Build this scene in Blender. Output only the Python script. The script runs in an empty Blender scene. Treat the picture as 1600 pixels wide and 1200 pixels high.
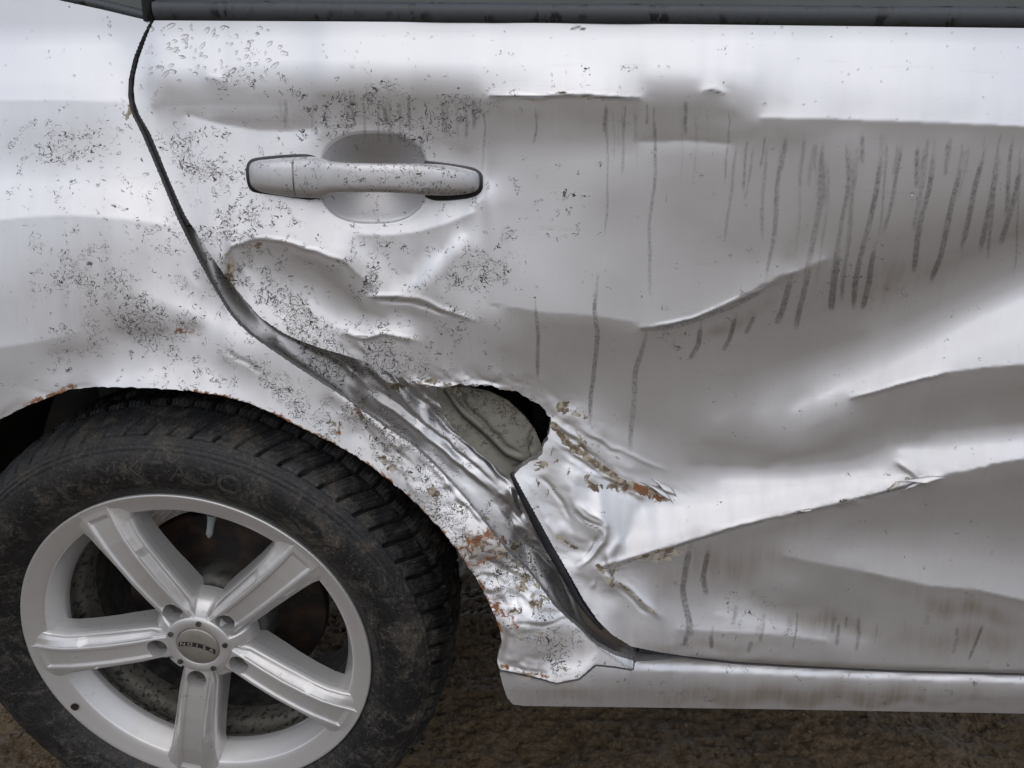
import bpy, bmesh, math, random
import numpy as np
from mathutils import Vector, Matrix
random.seed(7); np.random.seed(7)
SC = bpy.context.scene
COL = SC.collection

# ------------------------------------------------------------------ camera
CAM_P, CAM_R, CAM_Y = 0.2678, -0.0110, -0.0064
CAM_POS = np.array([0.3981, -0.7916, 0.8875])
FPX = 1164.0
def cam_axes(p, r, y):
    cy, sy = math.cos(y), math.sin(y)
    f = np.array([sy*math.cos(p), cy*math.cos(p), -math.sin(p)])
    rt = np.array([cy, -sy, 0.0]); dn = np.cross(f, rt)
    return np.array([rt*math.cos(r)+dn*math.sin(r), -rt*math.sin(r)+dn*math.cos(r), f])
M3 = cam_axes(CAM_P, CAM_R, CAM_Y)
cam_data = bpy.data.cameras.new('camera'); cam = bpy.data.objects.new('camera', cam_data)
COL.objects.link(cam); SC.camera = cam
cam_data.sensor_width = 36.0; cam_data.lens = 36.0*FPX/1600.0
cam_data.clip_start = 0.02; cam_data.clip_end = 2000
rt, dn, fw = M3
cam.matrix_world = Matrix(((rt[0], -dn[0], -fw[0], CAM_POS[0]), (rt[1], -dn[1], -fw[1], CAM_POS[1]),
                           (rt[2], -dn[2], -fw[2], CAM_POS[2]), (0, 0, 0, 1)))

# ------------------------------------------------------------------ sky, sun, exposure
SUN_ELEV, SUN_AZ = math.radians(48), math.radians(178)
world = bpy.data.worlds.new('World'); SC.world = world; world.use_nodes = True
nt = world.node_tree; nt.nodes.clear()
out = nt.nodes.new('ShaderNodeOutputWorld'); bg = nt.nodes.new('ShaderNodeBackground')
sky = nt.nodes.new('ShaderNodeTexSky'); sky.sky_type = 'NISHITA'; sky.sun_disc = False
sky.sun_elevation = SUN_ELEV; sky.sun_rotation = SUN_AZ
sky.air_density = 1.0; sky.dust_density = 4.0; sky.ozone_density = 1.0
tc = nt.nodes.new('ShaderNodeTexCoord')
ns = nt.nodes.new('ShaderNodeTexNoise'); ns.inputs['Scale'].default_value = 2.2; ns.inputs['Detail'].default_value = 5
cr = nt.nodes.new('ShaderNodeValToRGB')
cr.color_ramp.elements[0].position = 0.25; cr.color_ramp.elements[0].color = (5.9, 6.4, 7.4, 1)
cr.color_ramp.elements[1].position = 0.75; cr.color_ramp.elements[1].color = (9.95, 10.5, 11.7, 1)
mx = nt.nodes.new('ShaderNodeMix'); mx.data_type = 'RGBA'; mx.inputs[0].default_value = 0.8
nt.links.new(tc.outputs['Generated'], ns.inputs['Vector']); nt.links.new(ns.outputs['Fac'], cr.inputs['Fac'])
nt.links.new(sky.outputs[0], mx.inputs[6]); nt.links.new(cr.outputs[0], mx.inputs[7])
nt.links.new(mx.outputs[2], bg.inputs['Color']); bg.inputs['Strength'].default_value = 0.108
nt.links.new(bg.outputs[0], out.inputs[0])
sd = bpy.data.lights.new('sun', 'SUN'); sd.energy = 0.6; sd.angle = math.radians(75); sd.color = (1, 0.97, 0.92)
sun = bpy.data.objects.new('sun', sd); COL.objects.link(sun)
sdir = Vector((math.sin(SUN_AZ)*math.cos(SUN_ELEV), math.cos(SUN_AZ)*math.cos(SUN_ELEV), math.sin(SUN_ELEV)))
sun.rotation_euler = sdir.to_track_quat('Z', 'Y').to_euler()
SC.view_settings.view_transform = 'Standard'; SC.view_settings.look = 'None'
SC.view_settings.exposure = 0.0; SC.view_settings.gamma = 1.0; SC.view_settings.use_curve_mapping = False
SC.cycles.max_bounces = 8

# ------------------------------------------------------------------ camera helpers (photo pixel <-> world)
def px_ray(px, py):
    px = np.asarray(px, float); py = np.asarray(py, float)
    q = np.stack([(px-800)/FPX, (py-600)/FPX, np.ones_like(px)], -1)
    return q @ M3
def project(X):
    q = (X-CAM_POS) @ M3.T
    return 800+FPX*q[..., 0]/q[..., 2], 600+FPX*q[..., 1]/q[..., 2]
def at(px, py, y=0.0):
    d = px_ray(px, py); t = (y-CAM_POS[1])/d[..., 1]
    return CAM_POS + d*t[..., None]
def pts(s):
    return np.array([[float(v) for v in p.split(',')] for p in s.split()])

# ------------------------------------------------------------------ numpy value noise on a regular grid
def vnoise(shape, cell, seed):
    rng = np.random.RandomState(seed)
    gy, gx = int(shape[0]/cell)+4, int(shape[1]/cell)+4
    g = rng.rand(gy, gx)
    y = np.arange(shape[0])/cell; x = np.arange(shape[1])/cell
    iy = y.astype(int); ix = x.astype(int)
    fy = y-iy; fx = x-ix; fy = fy*fy*(3-2*fy); fx = fx*fx*(3-2*fx)
    a = g[iy][:, ix]*(1-fx)+g[iy][:, ix+1]*fx; b = g[iy+1][:, ix]*(1-fx)+g[iy+1][:, ix+1]*fx
    return a*(1-fy[:, None])+b*fy[:, None]

def vnoise_at(U, V, seed):
    rng = np.random.RandomState(seed); g = rng.rand(256, 256)
    iu = np.floor(U).astype(int); iv = np.floor(V).astype(int); fu = U-iu; fv = V-iv
    fu = fu*fu*(3-2*fu); fv = fv*fv*(3-2*fv); G = lambda a, b: g[a % 256, b % 256]
    return (G(iu, iv)*(1-fu)+G(iu+1, iv)*fu)*(1-fv)+(G(iu, iv+1)*(1-fu)+G(iu+1, iv+1)*fu)*fv

# ------------------------------------------------------------------ how steeply each spot of the sheet metal leans
# strokes give, along creases and folds read off the photograph, the brightness the sky or the ground
# gives the metal there; from that follows how far it leans up or down, and integrating gives the dents
CX0, CY0, CW, CH, CS = -240, -80, 2080, 1420, 3
def raster(strokes):
    nx, ny = CW//CS, CH//CS
    acc = np.zeros((ny, nx)); cnt = np.zeros((ny, nx))
    def put(v, P):
        v = np.broadcast_to(np.asarray(v, float), (len(P),))
        for i in range(len(P)-1):
            n = max(2, int(np.hypot(*(P[i+1]-P[i]))/1.5)); t = np.linspace(0, 1, n)
            q = P[i]+(P[i+1]-P[i])*t[:, None]; vv = v[i]+(v[i+1]-v[i])*t
            ix = ((q[:, 0]-CX0)/CS).astype(int); iy = ((q[:, 1]-CY0)/CS).astype(int)
            ok = (ix >= 0) & (ix < nx) & (iy >= 0) & (iy < ny)
            np.add.at(acc, (iy[ok], ix[ok]), vv[ok]); np.add.at(cnt, (iy[ok], ix[ok]), 1)
    for s in strokes:
        P = pts(s[-1])
        if len(s) == 2:
            v = s[0]
            if P.shape[1] == 3: v = P[:, 2]; P = P[:, :2]
            if len(P) == 1: P = np.vstack([P, P+1])
            put(v, P)
        else:
            if len(s) == 4:   # ragged torn edge
                Q = [P[0]]
                rng = np.random.RandomState(int(P[0, 0]))
                for i in range(len(P)-1):
                    n = max(1, int(np.hypot(*(P[i+1]-P[i]))/9))
                    for k in range(1, n+1):
                        Q.append(P[i]+(P[i+1]-P[i])*k/n+(rng.rand(2)-.5)*s[2]*(k < n))
                P = np.array(Q)
            d = np.gradient(P, axis=0); d /= np.linalg.norm(d, axis=1)[:, None]+1e-9
            nrm = np.stack([d[:, 1], -d[:, 0]], 1)
            put(s[0], P+nrm*2.4); put(s[1], P-nrm*2.4)
    return acc, cnt
def diffuse(strokes):
    acc, cnt = raster(strokes)
    pyr = [(acc, cnt)]
    while min(pyr[-1][0].shape) > 12:
        a, c = pyr[-1]; h, w = a.shape
        a = np.pad(a, ((0, h % 2), (0, w % 2))); c = np.pad(c, ((0, h % 2), (0, w % 2)))
        c1 = np.minimum(c, 1); a1 = np.where(c > 0, a/np.maximum(c, 1), 0)
        f = lambda m: m[0::2, 0::2]+m[1::2, 0::2]+m[0::2, 1::2]+m[1::2, 1::2]
        pyr.append((f(a1), f(c1)))
    u = None
    for lv, (a, c) in enumerate(reversed(pyr)):
        m = c > 0; val = np.where(m, a/np.maximum(c, 1), 0)
        if u is None: u = np.full(a.shape, val[m].mean())
        else: u = np.repeat(np.repeat(u, 2, 0), 2, 1)[:a.shape[0], :a.shape[1]]
        for k in range(60 if lv else 300):
            p = np.pad(u, 1, mode='edge')
            u = np.where(m, val, (p[:-2, 1:-1]+p[2:, 1:-1]+p[1:-1, :-2]+p[1:-1, 2:])*.25)
    for k in range(0):
        p = np.pad(u, 1, mode='edge'); u = (p[:-2, 1:-1]+p[2:, 1:-1]+p[1:-1, :-2]+p[1:-1, 2:]+4*u)/8
    return u
def sample(img, px, py):
    x = np.clip((px-CX0)/CS-.5, 0, img.shape[1]-1.001); y = np.clip((py-CY0)/CS-.5, 0, img.shape[0]-1.001)
    ix = x.astype(int); iy = y.astype(int); fx = x-ix; fy = y-iy
    return (img[iy, ix]*(1-fx)+img[iy, ix+1]*fx)*(1-fy)+(img[iy+1, ix]*(1-fx)+img[iy+1, ix+1]*fx)*fy
LV = [76, 85, 91, 102, 118, 147, 170, 188, 205, 222, 242, 254]
LE = [-75, -57, -38, -26, -17, -6, -1, 3, 8, 14, 23, 35]
def dct_ax(a):
    N = a.shape[-1]; e = np.concatenate([a, a[..., ::-1]], -1)
    F = np.fft.rfft(e)[..., :N]; k = np.arange(N)
    return (F*np.exp(-1j*np.pi*k/(2*N))).real
def idct_ax(A):
    N = A.shape[-1]; k = np.arange(N)
    F = np.zeros(A.shape[:-1]+(N+1,), complex); F[..., :N] = A*np.exp(1j*np.pi*k/(2*N))
    return np.fft.irfft(F, 2*N)[..., :N]
def dct2(a): return np.swapaxes(dct_ax(np.swapaxes(dct_ax(a), 0, 1)), 0, 1)
def idct2(a): return np.swapaxes(idct_ax(np.swapaxes(idct_ax(a), 0, 1)), 0, 1)
def solve_relief(strokes, x0, x1, z0, z1, g, ybase, alpha=.08, gam=6e-8, beta=1.0, iters=10, smax=1.6, anchor=False):
    L = diffuse(strokes)
    xs = np.arange(x0, x1, g); zs = np.arange(z0, z1, g)
    X, Z = np.meshgrid(xs, zs)
    nz, nx = X.shape
    kz = 4*np.sin(np.pi*np.arange(nz)/(2*nz))**2/g**2; kx = 4*np.sin(np.pi*np.arange(nx)/(2*nx))**2/g**2
    den = kz[:, None]+alpha*kx[None, :]+gam*kx[None, :]**2+beta
    h = np.zeros_like(X); s = np.zeros_like(X)
    for it in range(iters):
        Y = ybase+h
        P = np.stack([X, Y, Z], -1)
        px, py = project(P)
        et = np.radians(np.interp(sample(L, px, py), LV, LE))
        d = P-CAM_POS; d /= np.linalg.norm(d, axis=-1)[..., None]
        hz, hx = np.gradient(Y+0*h, g)
        n = np.stack([hx, -np.ones_like(hx), hz], -1); n /= np.linalg.norm(n, axis=-1)[..., None]
        dn_ = (d*n).sum(-1)
        ea = np.arcsin(np.clip(d[..., 2]-2*dn_*n[..., 2], -1, 1))
        if it == 0: s = np.tan(np.clip((et-ea)/2, -1, 1))
        else: s = np.clip(s+.7*(et-ea)/2*(1+hz**2), -smax, smax)
        sm = (s[1:]+s[:-1])/2
        rhs = np.zeros_like(h); rhs[1:] += sm/g; rhs[:-1] -= sm/g
        h = idct2(dct2(rhs)/den)
        if anchor:   # belt line and sill stay where the body shell holds them
            k = np.exp(-.5*(np.arange(-90, 91)/30.)**2); k /= k.sum()
            rb = np.convolve(np.pad(h[np.searchsorted(zs, 1.028)], 90, mode='edge'), k, 'valid')
            rs_ = np.convolve(np.pad(h[np.searchsorted(zs, .30)], 90, mode='edge'), k, 'valid')
            if it == iters-1: print('anchor', rb[::80].round(3), rs_[::80].round(3))
            h = h-rb[None]
    return dict(xs=xs, zs=zs, g=g, Y=ybase+h, L=L)
def field_y(F, x, z):
    u = np.clip((x-F['xs'][0])/F['g'], 0, len(F['xs'])-1.001); v = np.clip((z-F['zs'][0])/F['g'], 0, len(F['zs'])-1.001)
    iu = u.astype(int); iv = v.astype(int); fu = u-iu; fv = v-iv; Y = F['Y']
    return (Y[iv, iu]*(1-fu)+Y[iv, iu+1]*fu)*(1-fv)+(Y[iv+1, iu]*(1-fu)+Y[iv+1, iu+1]*fu)*fv
def on_field(F, px, py):
    """point of the sheet seen at photo position (px,py)"""
    px = np.asarray(px, float); py = np.asarray(py, float); y = np.zeros_like(px)
    for _ in range(30):
        P = at(px, py, y); y = .5*y+.5*field_y(F, P[..., 0], P[..., 2])
    P = at(px, py, y); return P
SKIN = [
(228,'524,612 564,645 600,670 641,698 690,744 744,806 786,858'),(130,'512,618 560,655 590,678'),(225,'830,901 866,951 900,981 934,1012'),
(110,'60,720 250,700 400,760 560,860 640,960'),(105,'-240,950 200,900 400,950 600,1100'),(130,'-240,1200 600,1250 700,1000'),
# --- upper strip under the window
(212,'-240,38 240,34 900,38 1600,46 1840,48'),
(244,'-240,70 180,70'),(236,'240,62 1000,64 1600,72 1840,74'),
(238,'420,90 900,100'),(236,'1250,115 1600,150 1840,160'),
(238,'230,95 300,105'),
# quarter panel upper
(246,'-240,120 190,125'),(244,218,'-240,157 100,157 196,159'),
(218,'-240,200 190,205'),(224,'-240,240 215,240'),(250,'-240,285 100,290 240,300'),
(250,212,'-240,350 -60,352 20,341 110,336 200,343 262,352'),
(207,'-240,400 0,395 60,400'),(205,'160,380 250,400 290,420'),
(185,'-240,480 -100,480 20,470'),(195,'40,440 80,500'),
(192,150,'-240,560 0,543 60,534 120,520'),
(146,'-240,620 0,590 50,585'),(128,'80,548 150,540'),
(172,'90,570 130,585'),
(206,'110,400 120,450'),(210,'180,410 150,470'),
(240,'220,455 290,480 350,505 390,530'),
(196,'280,430 320,460 350,480'),
(150,'180,490 250,500 275,508'),(120,'180,515 230,520 262,514'),(130,'270,502 310,510'),
(175,'180,535 240,540'),(200,'230,548 300,556'),
(240,'160,602 230,585 290,575 330,590'),(232,'250,612 340,618'),
(205,'300,530 340,540'),(200,'350,545 380,556'),
(150,'345,563 375,568 400,585'),(165,'400,578 430,590'),
(212,'370,610 420,640 460,668'),(196,'420,590 470,625'),(190,'440,560 500,610'),
(198,'470,640 520,690'),(206,'120,604 60,625'),
# --- quarter panel, scraped lower part between arch and ridge
(190,'500,640 530,665'),(215,'560,680 590,690'),(235,'575,720 620,735'),(165,'600,700 630,712'),
(225,'640,735 670,750'),(150,'610,760 650,790'),(235,'670,760 715,800'),(245,'690,790 740,830'),
(240,'700,830 760,840'),(190,'660,800 690,840'),(170,'700,850 730,870'),(225,'700,845 735,858'),
(130,'735,875 780,890'),(120,'740,865 790,880'),(105,'730,880 770,885 815,885'),
(240,'745,898 800,905'),(235,'790,930 840,950'),(165,'760,915 775,940'),(240,'820,900 835,920'),
(225,'800,965 880,972'),(215,'770,970 790,975'),
(225,120,4,'775,978 820,976 870,970 890,963'),(132,'800,1000 870,1010'),(150,'850,985 900,985'),
(190,'900,990 930,1010'),(240,'860,1050 910,1040 930,1020'),(225,'870,1060 900,1052'),
(245,118,'780,1045 830,1054 870,1066'),(105,'790,1040 850,1048'),
(215,140,'870,1066 905,1058 930,1035'),
# --- sill
(232,'930,1003 960,1020 990,1035'),(175,'905,990 940,1018 985,1045'),
(80,120,'985,1030 1150,1036 1350,1047 1600,1053 1840,1060'),
(238,'990,1040 1150,1046 1350,1056 1600,1061 1840,1066'),
(225,138,'990,1046 1150,1052 1350,1061 1600,1067 1840,1071'),
(112,'930,1062 1000,1062 1600,1080 1840,1084'),(92,'800,1080 1000,1078 1600,1092 1840,1094'),(92,'800,1098 1600,1110 1840,1112'),
# --- door: upper dent ridge above handle
(240,'320,100 480,90'),(165,'252,146 290,142'),(238,165,'325,120 345,124 355,128'),
(158,'330,135 380,142'),(195,'480,118 620,120 720,122'),(150,'400,148 480,150'),
(120,'500,150 640,155 760,160'),(150,165,'240,167 330,163 450,166'),
(165,'270,178 330,183'),(135,'340,185 430,190 480,188'),
(125,'560,185 760,180'),(145,216,'290,178 340,193 400,203 450,205 495,200'),
(218,'270,215 380,220 480,222'),(222,'255,250 380,240'),(216,'240,120 232,160 236,200'),
(224,'280,300 380,310'),(228,'320,350 360,340'),
(246,116,5,'765,149 850,150 905,146 1000,153'),
(236,'1012,100 1100,100 1180,108'),(222,'1012,112 1050,112 1090,116'),(215,'1150,126 1200,136'),(185,'1012,128 1050,127 1088,128'),(145,'1015,146 1060,145 1090,146'),(236,130,'1098,142 1115,139 1132,145'),(180,'1135,135 1170,150'),
(160,'1130,150 1170,168'),(210,'1180,135 1230,160'),(122,'1000,166 1080,166 1150,178'),(232,132,'1190,184 1300,186 1450,191 1600,197 1840,204'),
(130,'1120,188 1170,192'),
(118,'780,175 980,180'),(132,'700,218 850,215 980,212'),
(112,168,'1000,222 1070,220 1140,225'),(122,'1160,215 1250,222'),(138,'1160,245 1270,250'),
(165,'760,255 880,255 990,245'),(130,'680,215 730,235'),
(168,'780,320 880,330'),(146,'940,320 1000,300'),(138,'1040,290 1150,280 1260,290'),(145,'1040,245 1150,245'),
(163,'840,400 950,410'),(132,'1060,330 1120,360 1180,400'),(126,'1250,350 1230,400'),
(142,'1300,230 1450,235 1600,240 1840,245'),(134,'1320,300 1480,300 1600,290'),(106,'1350,380 1480,360 1600,340'),
(162,122,'770,474 850,488 920,492 990,503'),(162,96,4,'1000,512 1040,508 1080,498 1150,468 1215,432 1245,424'),(150,104,'1245,424 1290,405'),
(154,'960,440 1000,490'),(150,'1040,480 1120,455 1190,420'),
(166,'720,400 820,440 880,455'),(172,'760,290 740,340'),
# dark belly
(106,'840,510 900,508 980,525'),(100,'1050,540 1200,510 1330,470 1420,440'),(104,'880,540 1000,555 1100,560'),
(96,'1300,450 1400,420'),(98,'1440,430 1600,360 1840,300'),
(112,'1150,590 1250,555 1350,520'),(125,'1400,505 1500,455 1600,410 1840,340'),
(150,'1310,570 1400,530 1480,490 1600,435 1840,360'),
(108,'780,545 870,570'),(114,'820,600 900,610'),(114,'900,590 1000,600 1100,610'),
(135,'700,530 760,570'),(128,'700,500 760,510'),
(132,'880,650 940,690'),(118,'980,650 1080,670'),(110,'1100,690 1200,705'),
# bright swoosh
(140,'1120,655 1180,628'),(165,'1190,645 1260,610'),(205,'1240,640 1300,605'),(226,'1280,620 1380,580 1450,545 1530,500 1600,470 1840,390'),
(228,'1330,605 1450,570 1560,530 1700,480'),
(232,108,3,'1330,622 1360,613 1400,601 1450,588 1485,581'),(215,112,'1485,581 1540,574 1600,569 1840,560'),
(160,'1270,655 1320,632'),(130,'1240,690 1300,655'),
(104,'1300,690 1400,650 1500,620 1600,610 1840,600'),(106,'1200,720 1300,700 1400,665 1500,650'),
(116,'1420,675 1600,655 1840,645'),
# second streak
(150,'900,705 980,735 1060,742'),(172,'880,700 960,745'),
(120,'1080,722 1200,728'),(125,'1240,725 1330,715 1380,695'),
(135,'1400,692 1450,684'),(160,'1500,680 1600,672 1840,662'),(230,'1405,705 1500,700 1600,692 1840,684'),
(232,'1400,718 1440,735 1600,705 1840,690'),
(140,'1402,724 1425,738 1433,746'),
(228,108,4,'1472,744 1520,733 1560,724 1600,717 1840,690'),
(170,'1150,738 1250,736 1350,728'),(238,'1130,752 1250,752 1380,738'),
(220,'960,765 1050,775'),(250,'1000,800 1100,790 1250,765 1420,742'),
(248,'1000,840 1090,815 1200,795'),
(250,102,3,'940,884 980,872 1030,857 1100,836 1130,826 1200,809 1240,799 1310,784 1350,774 1430,753 1472,744'),
(205,'990,790 975,840'),(225,'1010,780 1060,785'),
# --- crumple at the lower rear corner of the door
(186,'872,640 900,660 935,680'),(205,'905,675 940,700 985,728'),(150,'866,652 880,668'),
(190,140,'858,645 885,675 925,705 950,722 970,742 1030,765'),(140,222,'866,668 884,698 920,727 944,743 966,762 1000,782'),(150,'868,700 872,712'),
(168,'852,722 866,735'),(236,'884,728 900,738 916,747'),(170,'905,742 930,755'),(240,'930,765 950,785'),
(205,'822,728 832,745'),(232,'815,742 828,762'),(188,'832,775 845,795'),(150,'850,745 868,775 880,800'),(160,'862,780 885,810 905,835'),(206,'852,812 868,830'),(222,'878,815 892,830'),
(228,122,'896,788 910,806 928,818 947,826'),(236,'915,788 935,802 950,812'),(135,'915,825 938,838'),(120,'925,840 938,846'),
(212,'920,868 930,850'),(112,'933,862 941,842'),(225,'912,880 918,870'),(242,'948,864 958,850 970,836'),(130,'958,868 968,850'),(245,'975,850 990,830'),
(132,'876,832 890,846 902,858'),(205,'900,862 908,872'),(240,'884,878 896,884'),(112,'930,880 942,898 956,912'),(165,'945,878 952,872'),(120,'900,895 925,905'),
(205,'915,920 925,932'),(190,'930,925 945,940 960,948'),(196,128,'958,902 985,922 1030,962'),(150,'965,960 1010,975'),(148,'990,990 1050,1005'),(170,'945,970 968,990'),
# --- lower right
(100,'1000,880 1100,860 1200,830 1300,800'),(98,'1250,800 1400,775 1600,750 1840,730'),
(102,'1330,820 1600,800 1840,795'),(122,'1300,838 1450,838 1600,848 1840,855'),
(132,'1230,848 1330,850'),(150,'1330,862 1450,874 1600,892 1840,905'),(162,'1310,872 1450,898 1600,920 1840,935'),
(150,104,'1225,868 1280,880 1350,893'),(166,98,'1350,893 1450,915 1530,922 1600,938 1840,965'),
(106,'1060,880 1120,890'),(124,'1200,885 1240,905'),(104,'1150,890 1175,925 1200,945'),
(112,'1080,905 1130,920'),(138,'1030,930 1100,945'),(162,'1060,962 1130,966'),
(98,'1220,945 1300,950 1340,975'),(104,'1350,930 1450,950 1600,965 1840,980'),
(190,'1120,958 1200,974 1250,986'),(182,122,'1060,984 1140,988 1230,993 1290,1001'),
(145,'1290,990 1350,1000'),(120,'1050,1008 1300,1020'),(112,'1380,1002 1500,1010 1600,1015 1840,1020'),
(106,'1400,972 1500,985 1600,990'),
(116,'1050,1018 1300,1032 1600,1044 1840,1050'),
# --- around the handle
(150,'500,215 560,200 640,205'),(150,'520,240 650,243'),(158,'520,310 600,312 650,312'),(165,'535,330 600,335 640,330'),(205,'480,232 495,215'),(150,'690,230 700,240'),
(238,'505,335 540,352 600,357 660,350 720,330 755,308 765,285'),(222,'480,318 490,330'),
(240,168,'560,366 600,368 650,363 700,348 740,332'),
(225,'320,330 400,335 480,330'),(232,'350,355 440,350 500,358'),(235,'490,372 540,392 580,418'),(238,'500,385 545,408 590,440'),
(165,'585,385 630,392'),(170,'615,410 640,425'),(165,'660,385 650,400'),(238,'610,450 628,458'),(250,'648,440 660,430 690,398 725,365'),(160,'715,400 690,430 668,452'),(212,'630,440 640,430'),
(240,'630,456 650,458'),(175,'700,360 690,390'),
(228,128,'352,400 362,384 400,371 440,374 500,395 540,408 565,432 585,445'),
(116,'362,410 378,425'),(108,'400,383 450,389'),(100,'460,401 530,424'),(102,'500,425 560,470'),(108,'530,450 570,485'),
(128,'430,418 500,440'),(220,'385,445 430,465 480,490'),(228,'390,470 430,495 460,512 520,537'),
(222,'480,470 520,500 560,515'),(145,'510,462 540,485'),(120,'570,480 600,495'),
(236,'520,508 580,515 640,512'),(242,128,4,'540,520 570,527 600,521 650,532'),
(205,'380,420 395,440'),(190,'420,520 480,555'),(150,'540,545 600,560'),
(150,'560,580 620,590'),(140,'620,560 680,585'),(148,'640,530 700,560'),
(232,118,4,'580,463 620,461 655,465'),(170,122,'655,465 700,485 740,500'),(120,'600,475 680,500'),
(135,'330,425 350,460'),(215,'350,450 375,480'),(172,'690,440 760,480 800,478'),
(170,'700,420 800,420'),
(130,'700,600 780,600 850,625'),(150,'860,640 890,655'),
(215,'290,420 310,450'),
]
JAMB = [
(205,'292,338 323,395 350,438 386,482 408,506 440,530 480,560'),(215,'700,682 730,708 752,728'),(70,'640,606 668,622 690,640'),
(150,'652,655 690,682 720,708 750,735 790,775'),(135,'690,668 730,700 780,745'),(118,'580,590 610,620 640,655'),(160,'575,640 640,686 690,728 730,770'),(110,'540,602 580,628 620,655 655,688 690,716 720,742'),(165,'560,562 600,590'),
(100,'240,290 262,330'),(190,'285,335 318,395 345,438 380,482 402,506'),(128,'296,385 325,437 352,478 380,510'),(80,'335,395 366,446 402,492 440,519 490,540 560,566'),(165,'330,398 356,440 392,488 424,517'),
(150,'425,528 480,563 520,598'),(172,'450,545 520,590 556,622'),(80,'430,545 480,580 530,615'),(75,'440,520 500,552 560,580'),(140,'505,560 560,592'),(178,'530,590 580,625'),
(55,'572,572 600,602 640,642 655,655'),(150,'590,580 625,606 650,640 660,650'),(70,'642,612 680,640 700,662'),(232,'658,620 668,635'),(215,'684,650 696,668'),
(50,'700,645 720,665 760,700 800,738 834,795'),(205,'728,692 770,724 795,748'),(240,'785,738 797,752'),(180,'655,650 690,667 720,697 745,727 780,757'),(80,'660,662 700,692 735,727 760,747 790,777 820,812'),
(205,'670,664 700,697 740,724'),(140,'640,665 700,716 760,772 790,812'),(220,'560,635 600,662 645,698 680,718'),(90,'545,610 580,642 620,668 650,692'),(192,'620,690 680,731 740,767'),(150,'700,745 760,800'),
(215,'800,800 808,815'),(80,'805,825 825,850'),(170,'800,850 820,862'),(225,'806,852 840,880 868,918 884,945'),(125,'826,898 868,940 900,976'),(65,'870,890 900,932 930,976 975,1008'),(105,'905,975 950,1006 1000,1022'),
(232,'935,1000 960,1013 990,1022 1060,1031 1400,1052'),(90,'990,1014 1060,1022 1400,1042'),
]
INNER = [
(120,'700,612 760,618'),(172,'735,610 780,628 820,653 838,680'),(118,'745,636 790,664 815,690'),(150,'700,650 760,702'),(60,'690,608 715,640 725,652 760,682 790,712 815,724'),
(150,'720,628 780,678 810,703'),(105,'828,682 824,712'),(165,'842,682 847,708'),(142,'690,640 730,690 790,738'),(90,'850,720 860,740'),(165,'705,625 720,640'),
]
SPOKE_OFF = 0.0
LETTER_A = 1.45

# sharp folds: height (mm, + towards the viewer), half width in photo pixels, path
RIDGE_SKIN = [(1.6,3.5,'524,613 564,646 600,671 641,698 692,746 746,808 788,860'),(-1.8,2.5,'898,797 912,812 930,822 945,826'),(2.0,3,'905,787 922,802 946,815 950,826'),(2.2,4,'948,826 945,845 925,868 905,886'),
(-1.6,2.4,'940,828 932,850 914,872 900,884'),(1.5,2,'926,846 918,864 906,880'),(-2,3,'945,872 950,895 960,910'),(1.5,3,'935,878 930,905 925,918'),(1.6,2.5,'855,655 885,672 925,700'),(-1.4,2.5,'862,668 900,690 940,722'),(1.8,2.5,'868,688 905,712 945,742 985,758'),
(-1.6,2,'845,745 862,760 880,790 890,812'),(1.5,3,'820,742 835,770 848,800 870,842'),(-1.2,2,'832,760 850,800 856,815'),(1.4,2.5,'960,905 990,925 1035,968'),(-1.2,2,'955,912 985,935 1015,962'),
(1.1,2,'940,885 980,873 1030,858 1100,837 1130,827 1200,810 1240,800 1310,785 1350,775 1430,754 1472,745'),(1.0,2,'765,150 850,151 905,147 1000,154'),(.8,2,'1330,623 1400,602 1485,582'),(.9,2,'1000,513 1080,499 1150,469 1245,425'),
(1.2,2.5,'352,400 362,384 400,371 440,374 500,395 540,408 565,432'),(1.3,2.5,'540,521 570,528 600,522 655,532'),(1.4,2.5,'575,463 620,461 655,466 700,486 740,500'),(-1.2,2,'590,470 650,474 700,494'),(1.5,3,'625,596 690,604 760,600 800,608'),
(1.5,3,'1402,724 1425,738 1436,750'),(-1.5,3,'735,872 780,884 815,890'),(1.4,3,'745,893 790,898 825,905'),(-1.3,2.5,'800,975 850,978 890,966'),(1.6,2.5,'782,1043 830,1055 872,1066 905,1058'),
(-1.2,2.5,'600,690 640,720 670,760'),(1.2,3,'590,705 630,735 655,775'),(-1.1,2,'640,745 700,770 720,800'),(1.4,3,'700,815 740,835 775,850'),(-1,2,'560,655 600,700 612,715'),(-1,2.5,'350,545 380,566 410,582'),
(.9,2.5,'858,640 905,672 960,700 1040,735'),(-.8,2,'870,650 920,682 970,712'),(1,2,'875,708 915,735 965,752 1010,762')]
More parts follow.
